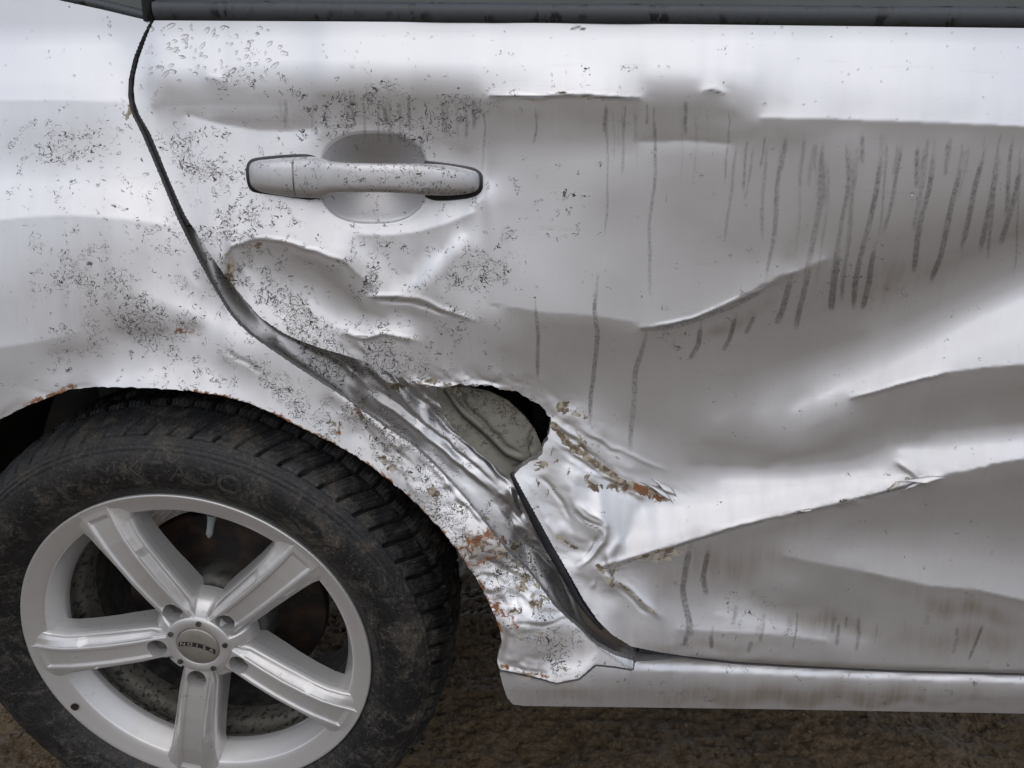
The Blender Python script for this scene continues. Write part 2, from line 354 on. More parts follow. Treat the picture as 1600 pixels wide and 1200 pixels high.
RIDGE_JAMB = [(2.6,3.5,'560,636 600,662 645,698 692,735 730,768 770,805'),(-2.6,3,'575,628 612,656 655,690 700,728 740,762 780,800'),(2.8,4,'666,660 700,694 740,722 775,757 800,790'),(-3.2,3,'658,662 690,692 728,722 765,757 800,795'),
(3.0,4,'652,645 690,664 722,694 748,724 785,756 815,795 835,830'),(-3.0,3,'664,640 700,662 730,690 760,722 795,756'),(-3,4,'575,574 602,602 640,640 656,656'),(2.6,4,'588,578 625,604 650,638 662,650'),
(2.4,3.5,'345,440 382,485 420,520 470,556 520,594 560,625'),(-2.2,3,'360,440 395,482 432,512 485,545 540,580'),(2.0,3,'300,370 320,402 345,440'),(-2.4,4,'812,856 842,884 872,924 890,948'),(2.8,5,'803,852 838,880 866,920 884,948 912,982'),
(-2.4,3,'826,898 868,940 900,976 935,1003'),(2.2,2.5,'935,1001 960,1013 990,1022 1060,1031 1400,1052'),(-3,4,'806,800 812,825 822,850'),(3,4,'796,790 800,820 812,848'),(2.5,4,'690,640 700,655 705,668'),(3,5,'660,618 668,636')]
RIDGE_INNER = [(-7,4,'690,606 715,640 725,652 760,682 790,712 818,724'),(3.5,6,'706,612 740,608 780,628 818,652 838,682'),(-4,3,'832,680 826,700 830,716'),(3,4,'843,680 846,705'),(3,5,'684,640 725,690 785,742'),(-5,3,'700,600 712,625 722,640')]
# where the metal is crumpled / peeling; photo-read spots: x, y, radius x, radius y, strength, tilt
CRUMPLE = [(700,760,110,34,.8,42),(600,690,70,26,.5,35),(780,900,60,60,.9),(830,960,60,30,.6),(880,760,50,70,.14),(930,745,90,22,.2,30),
 (900,870,40,40,.18),(955,900,30,30,.35),(820,1040,50,16,.6),(700,600,90,16,.8),(880,650,60,20,.4,25),(560,540,60,20,.25),(1380,765,100,9,.3,-15),(1000,770,60,14,.3)]
SPECK = [(320,250,70,60,.6),(300,220,30,70,.6),(150,430,90,70,.62),(210,510,90,45,.9),(110,520,60,60,.6),(120,220,110,50,.42),(350,350,90,28,.75),(420,340,90,22,.6),
 (330,560,90,30,.6,25),(450,610,110,30,.75,35),(450,490,130,36,1.1,30),(430,420,70,40,.7,20),(540,560,70,18,1.0,18),(610,590,60,20,1.0,15),
 (560,170,120,30,.75),(640,210,90,30,.8),(700,160,60,40,.8),(480,150,120,30,.55),(600,220,50,20,.6),(760,420,80,55,.75),(720,300,60,60,.3),(580,400,50,40,.5),
 (820,340,120,90,.22),(60,250,70,40,.35),(240,150,14,40,.6),(600,700,60,50,.9,35),(700,780,90,50,.85,40),(800,900,70,60,.9),(880,960,70,50,.5),(560,640,60,30,.85),
 (360,440,26,50,.8,-20),(660,560,60,40,.6),(860,1010,50,30,.7),(480,560,40,14,.9),(1160,950,80,20,.35),(1150,985,130,8,.55),(700,680,90,60,.5),(230,590,60,12,.5),
 (1280,430,150,60,.22),(1060,520,60,12,.55),(700,490,70,20,.7,20),(590,455,50,16,.9),(330,130,30,26,.55),(870,110,40,50,.22),(560,330,60,14,.4)]
FILM = [(880,180,260,30,.55),(620,180,140,40,.42),(1180,205,150,18,.5),(450,180,120,30,.28),(1420,420,190,80,.55,-20),(1250,470,160,50,.5,-20),(1000,560,260,60,.32),
 (560,425,80,25,.5,25),(390,390,40,30,.65),(360,430,14,50,.9,-10),(700,540,120,60,.5),(860,650,120,40,.3),(1300,780,400,40,.25),(1150,880,180,60,.45),(1500,980,180,50,.65),(1300,960,100,30,.55),
 (1100,1010,260,18,.45),(1600,1010,200,40,.6),(1200,1085,520,26,.60),(900,1080,140,30,.6),(860,1015,70,34,.55),(1400,700,300,50,.15),(960,900,60,30,.5),(1050,910,60,40,.4),
 (100,230,130,60,.22),(160,450,90,90,.35),(220,515,60,25,.5),(600,690,90,60,.45,35),(750,860,80,50,.6),(90,600,80,14,.45),(30,560,60,80,.2),(560,600,120,30,.5),(950,700,90,30,.35,25),
 (1550,1090,250,30,.5),(260,140,60,20,.3),(880,1030,40,18,.5),(640,470,70,22,.5),(1560,330,120,110,.3),(40,650,60,20,.6)]
RUST = [(292,511,20,8,.95),(98,604,20,5,.7),(350,628,60,5,.45,20),(470,680,80,6,.8,26),(560,730,60,7,.7,38),(535,668,10,22,.7),(750,845,45,24,.85),(745,880,50,14,.7),(780,955,26,16,.95),
 (690,870,24,10,.5),(1005,770,34,9,.9,6),(770,975,22,20,.6),(640,790,50,8,.5,45),(700,850,40,8,.5,45),(590,700,30,20,.3),(810,975,40,8,.4),(1210,455,60,5,.35,-28),(650,592,50,10,.35)]
FLAKE = [(198,170,6,14,1.0),(360,430,12,36,.8,-12),(390,380,34,8,.6,-10),(680,775,16,12,1.0),(620,600,50,8,.5),(570,650,50,30,.40,30),(620,730,60,30,.42,40),(760,860,70,40,.55),(820,920,60,50,.48),
 (860,740,30,60,.42),(920,700,50,30,.5,30),(940,755,60,12,.7,12),(1000,770,36,9,1.0,8),(960,890,26,26,.5),(880,860,30,20,.45),(590,530,30,6,.7),(640,530,28,4,.6),(1360,772,100,5,.5,-16),
 (840,985,70,12,.45),(850,1050,60,8,.55),(900,150,90,3,.7),(700,600,80,8,.55),(880,640,40,12,.6,25),(1030,870,60,6,.5,-18),(530,660,20,20,.5),(700,800,40,40,.33)]
DRIPS = [(.9,2.5,'838,470 842,520 841,600'),(.5,2.5,'835,160 838,200 833,230'),(.9,3.1,'936,430 930,480 935,520 926,570 922,620 922,680'),(.5,1.9,'944,160 950,200 948,300 940,400'),
 (.85,3.7,'1008,515 1002,545 992,580 990,640 987,720'),(.5,3.1,'1020,160 1024,220 1016,350 1018,500'),(.7,2.5,'950,160 946,210'),(.6,3.1,'1072,150 1070,215'),(.5,2.5,'750,160 757,200 752,280'),
 (.6,3.7,'600,160 606,200'),(.5,3.1,'550,150 556,200'),(.5,3.1,'640,150 642,215'),(.5,3.1,'690,150 695,220'),
 (.5,3.7,'1290,205 1285,300 1270,380 1262,420'),(.55,3.7,'1330,205 1322,300 1305,400 1300,470'),(.5,3.7,'1350,205 1345,260'),(.7,4.3,'1378,210 1368,300 1350,380 1340,440 1330,500'),(.5,3.7,'1410,210 1395,300 1378,380'),
 (.75,4.3,'1370,380 1360,440 1345,490'),(.7,4.3,'1460,220 1450,300 1435,380 1425,440'),(.6,3.7,'1432,220 1430,300'),(.75,4.3,'1505,240 1490,320 1470,400 1450,450'),(.7,4.3,'1540,230 1520,320 1500,400'),(.7,4.3,'1565,250 1545,330 1530,400'),
 (.7,4.3,'1600,250 1580,330 1560,390'),(.5,3.7,'1480,215 1475,280'),(.8,5.0,'1310,390 1305,450 1300,490'),(.8,5.0,'1235,430 1225,480 1215,510'),(.8,4.3,'1265,410 1255,470 1245,520'),(.8,3.7,'1150,490 1140,530 1130,550'),
 (.8,3.7,'1095,505 1090,540 1075,565'),(.7,3.7,'1180,490 1165,525'),(.85,3.7,'1000,515 1040,512 1080,502 1140,480 1200,450'),(.85,4.3,'1082,850 1074,880 1068,920 1075,970 1070,1005'),(.7,4.3,'1110,850 1100,900 1105,935'),
 (.7,3.7,'1070,990 1066,1010'),(.7,3.7,'1108,990 1112,1015'),(.6,3.7,'1175,1000 1168,1022'),(.6,1.9,'1246,945 1245,985 1240,1020'),(.6,3.1,'1535,970 1525,1000 1512,1038'),
 
(0.31,3.1,'1256,202 1249,315 1240,428'),(0.38,2.2,'1280,219 1277,245 1274,271'),(0.54,2.3,'1197,204 1194,235 1188,267'),(0.50,3.0,'1289,212 1282,286 1271,361'),(0.58,3.8,'1230,209 1226,241 1220,274'),(0.42,3.2,'1153,205 1144,300 1132,395'),(0.32,2.9,'1343,203 1335,282 1321,361'),(0.50,2.0,'1598,210 1591,331 1580,452'),(0.52,2.6,'1561,212 1552,318 1540,424'),(0.38,3.2,'1401,218 1398,249 1393,281'),(0.41,2.0,'1537,202 1535,251 1531,300'),(0.59,3.7,'1584,205 1578,278 1571,350'),(0.49,3.9,'1334,218 1327,359 1315,499'),(0.30,1.9,'1281,205 1270,357 1253,509'),(0.43,2.3,'1226,215 1217,314 1203,413'),(0.50,2.2,'1562,202 1560,226 1558,251'),(0.55,2.5,'1168,209 1165,259 1162,308'),(0.42,1.9,'1598,213 1595,264 1589,316'),(0.31,2.4,'1339,204 1328,330 1311,456'),(0.40,3.9,'1259,204 1255,255 1250,305'),(0.50,3.7,'1291,202 1276,331 1252,460'),(0.47,4.1,'1485,209 1481,237 1476,265'),(0.54,3.1,'1224,205 1212,330 1193,455'),(0.45,3.9,'1444,213 1438,294 1428,375'),(0.34,4.1,'1276,212 1270,257 1262,302'),(0.44,2.8,'1450,201 1445,256 1438,311'),(0.56,2.1,'1325,215 1322,275 1318,334'),(0.36,3.4,'1514,215 1508,268 1498,321'),(0.32,3.5,'1298,217 1288,346 1271,475'),(0.41,3.6,'1200,211 1195,299 1187,388'),(0.46,2.7,'1385,200 1380,294 1372,388'),(0.42,2.0,'1504,206 1497,262 1487,319'),(0.56,3.7,'1562,215 1554,301 1544,387'),(0.44,2.1,'1180,217 1173,272 1163,326'),(0.43,2.0,'980,158 979,182 977,207'),(0.25,1.8,'1089,157 1088,230 1086,304'),(0.45,2.4,'1013,156 1012,178 1010,200'),(0.32,1.8,'969,159 968,198 966,238'),(0.26,2.9,'844,161 843,176 841,191'),(0.39,2.9,'975,161 974,223 972,285'),(0.35,1.9,'962,158 961,210 959,262'),(0.36,2.4,'994,161 993,197 991,232'),(0.48,1.8,'1023,159 1022,191 1020,223'),(0.27,2.5,'1065,160 1064,228 1062,296'),(0.29,2.8,'1105,157 1104,195 1102,232'),(0.27,2.0,'997,159 996,219 994,279'),(0.50,2.5,'1072,156 1071,182 1069,208'),(0.50,1.8,'1137,156 1136,227 1134,297'),(0.45,2.5,'952,161 951,189 949,217'),(0.31,2.2,'1086,160 1085,227 1083,295'),(0.41,4.1,'1194,952 1192,981 1186,1010'),(0.49,3.3,'1314,968 1312,990 1308,1013'),(0.48,3.8,'1307,960 1305,976 1303,993'),(0.38,2.1,'1371,968 1369,989 1365,1009'),(0.43,3.4,'1345,956 1343,990 1335,1024'),(0.40,4.6,'1494,971 1492,1000 1485,1029'),(0.48,2.3,'1327,961 1325,972 1324,984'),(0.42,4.5,'1148,941 1146,961 1142,981'),(0.35,5.0,'1450,958 1448,969 1447,979'),(0.35,5.5,'1186,973 1184,985 1183,997'),(0.33,2.6,'1414,961 1412,987 1406,1012'),(0.32,3.5,'1295,944 1293,972 1287,1000'),(0.38,2.9,'1081,970 1079,984 1077,998'),(0.33,5.6,'1235,957 1233,977 1229,996'),(0.38,2.7,'1347,958 1345,976 1342,993'),(0.44,3.2,'1112,974 1110,991 1107,1008'),(0.33,3.2,'698,150 700,194'),(0.30,3.8,'435,150 437,201'),(0.41,3.5,'610,150 612,234'),(0.47,2.7,'725,150 727,224'),(0.35,2.9,'488,150 490,216'),(0.53,3.7,'737,150 739,207'),(0.51,2.4,'570,150 572,226'),(0.45,3.6,'626,150 628,230'),(0.50,2.2,'592,150 594,231'),(0.33,4.0,'510,150 512,205'),(0.42,3.9,'443,150 445,206'),(0.31,3.0,'745,150 747,198'),(0.31,3.4,'711,150 713,225'),(0.33,2.6,'544,150 546,220')]
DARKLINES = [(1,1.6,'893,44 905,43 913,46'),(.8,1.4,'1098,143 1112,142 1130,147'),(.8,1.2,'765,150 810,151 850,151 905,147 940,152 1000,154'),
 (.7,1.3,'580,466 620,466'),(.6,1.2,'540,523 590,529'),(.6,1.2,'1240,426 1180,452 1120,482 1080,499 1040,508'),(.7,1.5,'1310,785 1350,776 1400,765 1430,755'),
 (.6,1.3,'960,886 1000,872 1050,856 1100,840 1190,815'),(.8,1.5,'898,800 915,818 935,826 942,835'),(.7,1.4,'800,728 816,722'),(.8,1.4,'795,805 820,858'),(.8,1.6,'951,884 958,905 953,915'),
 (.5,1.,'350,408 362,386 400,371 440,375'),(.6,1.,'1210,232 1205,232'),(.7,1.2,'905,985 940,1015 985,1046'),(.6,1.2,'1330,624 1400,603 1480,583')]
RUSTLINES = [(.7,12,'470,672 520,698 560,722 610,760 655,800'),(.8,7,'40,634 86,616 112,606'),(.9,6,'290,612 340,619 390,632 430,650 470,670 520,694 560,718 610,755 655,793 690,833 715,863 730,885'),(.8,9,'745,905 768,950 780,985'),(.6,6,'784,1040 830,1052 870,1062')]
FILM += [(0,650,60,10,.8,-25),(100,606,60,6,.8),(785,1010,10,40,.9)]
FILM += [(1300,560,420,220,.22),(1350,850,400,180,.34),(1300,300,380,150,.20),(950,180,230,36,.5),(1000,1090,400,40,.6),(560,430,110,40,.3),(760,560,140,60,.45)]
SPECK += [(780,640,70,40,.95,30),(700,660,60,20,.8,40),(770,700,70,16,.6,40)]
FILM += [(1150,880,150,50,.9),(1300,970,120,24,1.0,12),(1500,950,160,30,1.0,12),(1100,1010,200,16,.8),(1050,900,60,40,.8),(1250,820,160,30,.6,-12),(1150,505,120,20,.9,-25),(1400,440,180,50,.8,-22),(900,560,160,60,.5)]
SPECK += [(350,350,420,240,.30),(180,450,220,180,.34),(560,560,160,60,.5)]
FILM += [(1250,1088,460,26,1.0),(900,1085,120,26,.9),(150,470,150,120,.5),(300,560,140,60,.35),(560,600,140,60,.5,30),(880,1010,80,30,.7)]
CRUMPLE += [(640,650,90,30,.5,40),(800,940,80,50,.8)]
FILM += [(1500,780,200,40,.6),(1400,670,160,40,.45),(1500,1000,200,40,.9)]
DARKLINES += [(.9,2.6,'694,610 715,640 725,652 760,682 790,712 818,724'),(.8,1.5,'832,682 826,700 829,714')]  # inner panel crevices: their shade painted into the colour as dark lines
FLAKELINES = [(.95,7,'864,664 884,690 922,719 945,734 968,752 1026,772'),(.7,4,'872,838 886,848 900,858'),(.8,5,'935,884 945,900 956,914'),(.6,5,'975,878 1010,868 1050,858'),(.5,4,'958,905 990,928 1030,965'),(.6,4,'590,530 620,526 655,534')]
FILM += [(300,450,400,260,.22),(450,600,140,70,.3,30),(600,720,120,60,.35,40)]
FILM += [(1250,1092,480,22,1.0),(1000,1000,90,30,.6),(620,165,160,40,.5),(1050,175,120,30,.5),(1400,1095,300,16,1.0)]
SPECK += [(1200,1060,500,10,.35),(1000,1090,200,16,.4)]
FILM += [(1250,600,450,260,.20),(1350,860,420,180,.26),(850,1085,80,30,.8),(480,420,80,30,.3,20)]

# ------------------------------------------------------------------ object helpers
def link(name, me, parent=None, mat=None, **props):
    o = bpy.data.objects.new(name, me); COL.objects.link(o)
    if mat is not None and me is not None: me.materials.append(mat)
    if parent is not None: o.parent = parent
    for k, v in props.items(): o[k] = v
    return o
def np_mesh(name, V, Q, smooth=True):
    Q = np.asarray(Q, np.int32); n = Q.shape[1]
    me = bpy.data.meshes.new(name); me.vertices.add(len(V)); me.vertices.foreach_set('co', np.asarray(V, np.float32).ravel())
    me.loops.add(len(Q)*n); me.loops.foreach_set('vertex_index', Q.ravel())
    me.polygons.add(len(Q)); me.polygons.foreach_set('loop_start', np.arange(len(Q), dtype=np.int32)*n)
    me.update(calc_edges=True)
    if smooth: me.polygons.foreach_set('use_smooth', np.ones(len(Q), bool))
    return me
def grid_quads(nr, nc, wrap=False):
    i = np.arange(nr*nc).reshape(nr, nc)
    if wrap: i = np.concatenate([i, i[:, :1]], 1)
    return np.stack([i[:-1, :-1], i[:-1, 1:], i[1:, 1:], i[1:, :-1]], -1).reshape(-1, 4)
def box_mesh(name, boxes):
    V = []; Q = []
    for (x0, x1, y0, y1, z0, z1) in boxes:
        b = len(V); V += [(x, y, z) for x in (x0, x1) for y in (y0, y1) for z in (z0, z1)]
        Q += [[b+k for k in f] for f in ((0, 1, 3, 2), (4, 6, 7, 5), (0, 4, 5, 1), (2, 3, 7, 6), (0, 2, 6, 4), (1, 5, 7, 3))]
    return np_mesh(name, V, Q, False)

# ------------------------------------------------------------------ materials
class NT:
    def __init__(s, name):
        s.m = bpy.data.materials.new(name); s.m.use_nodes = True; s.t = s.m.node_tree
        s.b = s.t.nodes['Principled BSDF']; s.tc = s.t.nodes.new('ShaderNodeTexCoord')
    def n(s, typ, **kw):
        x = s.t.nodes.new(typ)
        for k, v in kw.items(): setattr(x, k, v)
        return x
    def put(s, sock, v):
        if isinstance(v, bpy.types.NodeSocket): s.t.links.new(v, sock)
        elif isinstance(v, tuple) and len(v) == 3 and sock.type == 'RGBA': sock.default_value = (*v, 1)
        else: sock.default_value = v
    def math(s, op, a, b=None, c=None, clamp=False):
        x = s.n('ShaderNodeMath', operation=op); x.use_clamp = clamp
        s.put(x.inputs[0], a)
        if b is not None: s.put(x.inputs[1], b)
        if c is not None: s.put(x.inputs[2], c)
        return x.outputs[0]
    def noise(s, scale, detail=2, rough=.5, dist=0, vec=None, stretch=None):
        x = s.n('ShaderNodeTexNoise'); x.inputs['Scale'].default_value = scale; x.inputs['Detail'].default_value = detail
        x.inputs['Roughness'].default_value = rough; x.inputs['Distortion'].default_value = dist
        v = vec or s.tc.outputs['Object']
        if stretch:
            m = s.n('ShaderNodeMapping'); m.inputs['Scale'].default_value = stretch; s.put(m.inputs['Vector'], v); v = m.outputs[0]
        s.put(x.inputs['Vector'], v); return x.outputs['Fac']
    def step(s, v, lo, hi):
        x = s.n('ShaderNodeMapRange'); x.interpolation_type = 'SMOOTHSTEP'
        s.put(x.inputs['Value'], v); s.put(x.inputs['From Min'], lo); s.put(x.inputs['From Max'], hi); return x.outputs[0]
    def mix(s, f, a, b):
        x = s.n('ShaderNodeMix', data_type='RGBA'); s.put(x.inputs[0], f); s.put(x.inputs[6], a); s.put(x.inputs[7], b); return x.outputs[2]
    def mixf(s, f, a, b):
        x = s.n('ShaderNodeMix', data_type='FLOAT'); s.put(x.inputs[0], f); s.put(x.inputs[2], a); s.put(x.inputs[3], b); return x.outputs[0]
    def attr(s, name):
        a = s.n('ShaderNodeAttribute'); a.attribute_name = name; c = s.n('ShaderNodeSeparateColor')
        s.put(c.inputs[0], a.outputs['Color']); return c.outputs[0], c.outputs[1], c.outputs[2], a.outputs['Alpha']
    def set(s, **kw):
        for k, v in kw.items(): s.put(s.b.inputs[k.replace('_', ' ')], v)
    def bump(s, h, strength=.3, dist=.001):
        x = s.n('ShaderNodeBump'); x.inputs['Strength'].default_value = strength; x.inputs['Distance'].default_value = dist
        s.put(x.inputs['Height'], h); s.put(s.b.inputs['Normal'], x.outputs[0])

def paint_material(name, base, metal, rough, coat, base_film=.0, base_speck=.0, masks=True):
    m = NT(name)
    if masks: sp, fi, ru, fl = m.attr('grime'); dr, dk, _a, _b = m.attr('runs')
    else: sp, fi, ru, fl, dr, dk = base_speck, base_film, 0.0, 0.0, 0.0, 0.0
    # curled specks of dried mud
    n1 = m.noise(88, 3, .55, 1.3); n2 = m.math('ADD', m.noise(75, 3, .7), m.math('MULTIPLY', m.math('SUBTRACT', m.noise(17, 4, .6), .5), .55)); n3 = m.noise(165, 2, .5, 1.2)
    l1 = m.step(m.math('ABSOLUTE', m.math('SUBTRACT', n1, .5)), .024, .010)
    l3 = m.step(m.math('ABSOLUTE', m.math('SUBTRACT', n3, .5)), .028, .012)
    cov = m.step(m.math('ADD', n2, m.math('MULTIPLY', sp, .42)), .70, .77)
    cov3 = m.step(m.math('ADD', m.math('ADD', m.noise(95, 2), m.math('MULTIPLY', m.math('SUBTRACT', m.noise(21, 4, .6), .5), .55)), m.math('MULTIPLY', sp, .42)), .70, .77)
    speck = m.math('MAXIMUM', m.math('MULTIPLY', l1, cov), m.math('MULTIPLY', m.math('MULTIPLY', l3, cov3), .8))
    drn = m.math('MULTIPLY', m.step(dr, .2, .7), m.step(m.math('ADD', m.noise(240, 5, .75, .6), m.math('MULTIPLY', m.noise(45, 3), .35)), .62, .74))
    drs = m.math('MULTIPLY', m.step(m.math('ADD', dr, m.math('MULTIPLY', m.noise(200, 4, .7), .5)), .35, .95), .42)
    film = m.math('MULTIPLY', fi, m.math('ADD', .62, m.math('MULTIPLY', m.noise(9, 5, .65, 0, None, (1.6, 1, .7)), .5)), clamp=True)
    streaks = m.noise(70, 4, .65, 0, None, (1, 1, .045))
    film = m.math('MULTIPLY', m.math('MULTIPLY', m.math('ADD', film, .05), m.math('ADD', .58, m.math('MULTIPLY', streaks, .8))), .85, clamp=True)
    film = m.math('MAXIMUM', film, m.math('MULTIPLY', m.step(m.math('ADD', sp, m.math('MULTIPLY', m.noise(38, 4, .6), .8)), .45, 1.3), .26))
    dust = m.mix(m.noise(40, 3), (.105, .068, .036), (.150, .105, .062))
    # flaked places: primer, bare steel, old dirt
    flk = m.step(m.math('ADD', m.noise(75, 5, .65, .6), m.math('MULTIPLY', fl, .45)), .725, .755)
    fcol = m.mix(m.step(m.noise(110, 3), .40, .6), (.12, .088, .058), (.36, .315, .245))
    rst = m.math('MULTIPLY', m.step(m.math('ADD', m.noise(120, 5, .7, .5), m.math('MULTIPLY', ru, .33)), .66, .80), m.step(ru, .02, .15))
    rcol = m.mix(m.noise(200, 4, .7), (.05, .024, .014), (.33, .125, .03))
    c = m.mix(film, base, dust); c = m.mix(drs, c, (.052, .044, .036))
    c = m.mix(flk, c, fcol); c = m.mix(rst, c, rcol)
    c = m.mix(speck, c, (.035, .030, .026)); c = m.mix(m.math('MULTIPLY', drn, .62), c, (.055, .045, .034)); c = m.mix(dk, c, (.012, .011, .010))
    scr = m.step(m.noise(34, 5, .75, .2, None, (.22, 1, 3.2)), .60, .66)
    c = m.mix(m.math('MULTIPLY', scr, m.math('ADD', .09, m.math('MULTIPLY', fl, .5)), clamp=True), c, (.30, .27, .23))
    hard = m.math('MAXIMUM', m.math('MAXIMUM', flk, rst), m.math('MAXIMUM', speck, dk))
    hard = m.math('MAXIMUM', hard, m.math('MULTIPLY', drn, .8)); film = m.math('MAXIMUM', film, drs)
    cover = m.math('MAXIMUM', m.math('MULTIPLY', film, .75), hard, clamp=True)
    r0 = m.mixf(m.noise(9, 4), rough-.03, rough+.04)
    m.set(Base_Color=c, Metallic=m.math('MULTIPLY', m.math('SUBTRACT', 1.0, cover), metal), Roughness=m.mixf(cover, r0, .72),
          Coat_Weight=m.math('MULTIPLY', m.math('SUBTRACT', 1.0, cover), coat), Coat_Roughness=.12)
    h = m.math('ADD', m.math('MULTIPLY', flk, -1.0), m.math('ADD', m.math('MULTIPLY', speck, .5), m.math('MULTIPLY', m.noise(700, 2), .10)))
    m.bump(h, .35, .0006)
    return m.m
PAINT = paint_material('silver_paint', (.70, .70, .715), .97, .33, .5)
HANDLE_PAINT = paint_material('silver_paint_handle', (.70, .70, .715), .95, .36, .5, .30, .37, masks=False)
def simple(name, col, rough, metal=0, col2=None, scale=60, bumpd=0, bscale=200, detail=4, lo=.4, hi=.65):
    m = NT(name); c = col
    if col2: c = m.mix(m.step(m.noise(scale, detail, .65), lo, hi), col, col2)
    m.set(Base_Color=c, Roughness=rough, Metallic=metal)
    if bumpd: m.bump(m.noise(bscale, 4, .6), .6, bumpd)
    return m.m
BLACK = simple('underbody_black', (.012, .011, .010), .95, 0, (.03, .026, .02), 12)
SEAL = simple('seal_rubber', (.010, .011, .018), .4, 0, (.022, .021, .024), 90, .0003)
PRIMER = paint_material('bare_primer', (.19, .188, .158), .05, .6, 0)
def rubber_trim():
    m = NT('window_trim_rubber')
    w = m.math('MULTIPLY', m.step(m.noise(95, 3, .6, .3, None, (1, 1, .35)), .52, .60), m.step(m.noise(22, 2), .45, .6))
    c = m.mix(w, m.mix(m.noise(160, 4, .7), (.034, .040, .046), (.060, .066, .073)), (.014, .016, .02))
    m.set(Base_Color=c, Roughness=m.mixf(w, .55, .25)); m.bump(m.noise(400, 3), .3, .0004); return m.m
TRIM = rubber_trim()
GLASS = simple('tinted_glass', (.018, .028, .024), .08, 0, (.03, .04, .035), 8)
def alloy():
    m = NT('wheel_alloy')
    d = m.step(m.noise(130, 5, .7), .60, .72); dd = m.math('MULTIPLY', d, m.step(m.noise(18, 3), .45, .65))
    f = m.math('MULTIPLY', m.noise(9, 5, .65), .72)
    c = m.mix(f, (.72, .72, .73), (.42, .385, .34)); c = m.mix(m.math('MULTIPLY', dd, .55), c, (.09, .075, .06))
    m.set(Base_Color=c, Metallic=m.mixf(f, .65, .35), Roughness=m.mixf(f, .28, .46), Coat_Weight=.25, Coat_Roughness=.2)
    m.bump(m.noise(500, 2), .12, .0004); return m.m
ALLOY = alloy()
def alloy_dirty():
    m = NT('wheel_barrel_dirty')
    d = m.step(m.noise(120, 5, .7, .5), .50, .62)
    c = m.mix(d, m.mix(m.noise(20, 3), (.17, .16, .135), (.08, .073, .062)), (.018, .022, .02))
    m.set(Base_Color=c, Metallic=.2, Roughness=.65); m.bump(d, .4, .0008); return m.m
BARREL = alloy_dirty()
DARKBARREL = simple('wheel_barrel_black', (.02, .018, .016), .8, 0, (.06, .055, .048), 60)
def tyre_mat():
    m = NT('tyre_rubber')
    mud = m.step(m.noise(30, 9, .78, .6), .46, .66); fine = m.step(m.noise(260, 4, .75), .50, .66)
    scr = m.step(m.noise(110, 6, .8, 2.2), .55, .62)
    c = m.mix(m.math('MULTIPLY', mud, .8), (.006, .006, .007), (.064, .053, .040))
    c = m.mix(m.math('MULTIPLY', m.math('MULTIPLY', fine, mud), .45), c, (.22, .20, .165))
    c = m.mix(m.math('MULTIPLY', scr, .38), c, (.14, .135, .125))
    m.set(Base_Color=c, Roughness=m.mixf(mud, .5, .85)); m.bump(m.math('ADD', m.noise(220, 6, .7), m.math('MULTIPLY', fine, .4)), .5, .0012); return m.m
TYRE = tyre_mat()
LETTER = simple('tyre_lettering_rubber', (.016, .016, .017), .5, 0, (.05, .045, .04), 160)
RUSTY = simple('rusty_steel', (.012, .009, .008), .75, .2, (.045, .024, .014), 30, .0006)
HUBGREY = simple('hub_grey', (.10, .10, .095), .55, .5, (.05, .045, .04), 40)
VALVE = simple('valve_cap_grey', (.20, .22, .22), .45)
CAPMAT = simple('cap_silver', (.36, .335, .30), .42, .55, (.31, .285, .255), 30)
DARKPRINT = simple('cap_dark_print', (.02, .018, .016), .5)
LIGHTPRINT = simple('cap_light_print', (.5, .48, .45), .4, .4)
def mud():
    m = NT('wet_mud')
    a = m.noise(6, 6, .65, .4); b = m.noise(70, 9, .8, .5)
    c = m.mix(a, (.092, .060, .030), (.250, .172, .094)); c = m.mix(m.math('MULTIPLY', m.step(b, .5, .7), .5), c, (.28, .215, .135))
    c = m.mix(m.math('MULTIPLY', m.step(b, .48, .34), .7), c, (.028, .020, .013)); c = m.mix(m.math('MULTIPLY', m.step(m.noise(210, 5, .8), .50, .62), .55), c, (.30, .235, .15)); c = m.mix(m.math('MULTIPLY', m.step(m.noise(170, 5, .8, .4), .50, .40), .5), c, (.022, .016, .011))
    m.set(Base_Color=c, Roughness=m.mixf(m.step(a, .4, .6), .45, .85)); h1 = m.noise(60, 9, .78, .3); h2 = m.noise(260, 6, .75)
    m.bump(m.math('ADD', h1, m.math('MULTIPLY', h2, .35)), 1.0, .012); return m.m
MUD = mud()
def water():
    m = NT('water_drop'); m.set(Base_Color=(1.0, 1.0, 1.0), Roughness=.0, Transmission_Weight=1.0, IOR=1.33); return m.m
WATER = water()

# ------------------------------------------------------------------ ground
def nonuni(lo, a, b, hi, step):
    mid = np.arange(a, b, step); L = [a]; s = step
    while L[-1] > lo: s *= 1.18; L.append(L[-1]-s)
    R = [mid[-1]]; s = step
    while R[-1] < hi: s *= 1.18; R.append(R[-1]+s)
    return np.array(L[:0:-1]+list(mid)+R[1:])
gx = nonuni(-400, -.6, 1.5, 400, .0034); gy = nonuni(-400, -.02, .75, 400, .0034)
GX, GY = np.meshgrid(gx, gy)
H = (vnoise(GX.shape, 42, 1)-.5)*.030+(vnoise(GX.shape, 17, 2)-.5)*.014
rd = 1-2*np.abs(vnoise(GX.shape, 9, 3)-.5); H += (rd-.5)*.007
rd = 1-2*np.abs(vnoise(GX.shape, 4.5, 5)-.5); H += (rd-.5)*.006+(vnoise(GX.shape, 2, 4)-.5)*.0045+(vnoise(GX.shape, 1.3, 8)-.5)*.003
far = np.clip((np.maximum(np.abs(GX-.4)-1.1, np.abs(GY-.3)-.8))/.6, 0, 1); H *= 1-.6*far
H -= .004
me = np_mesh('ground', np.stack([GX, GY, H], -1).reshape(-1, 3), grid_quads(*GX.shape))
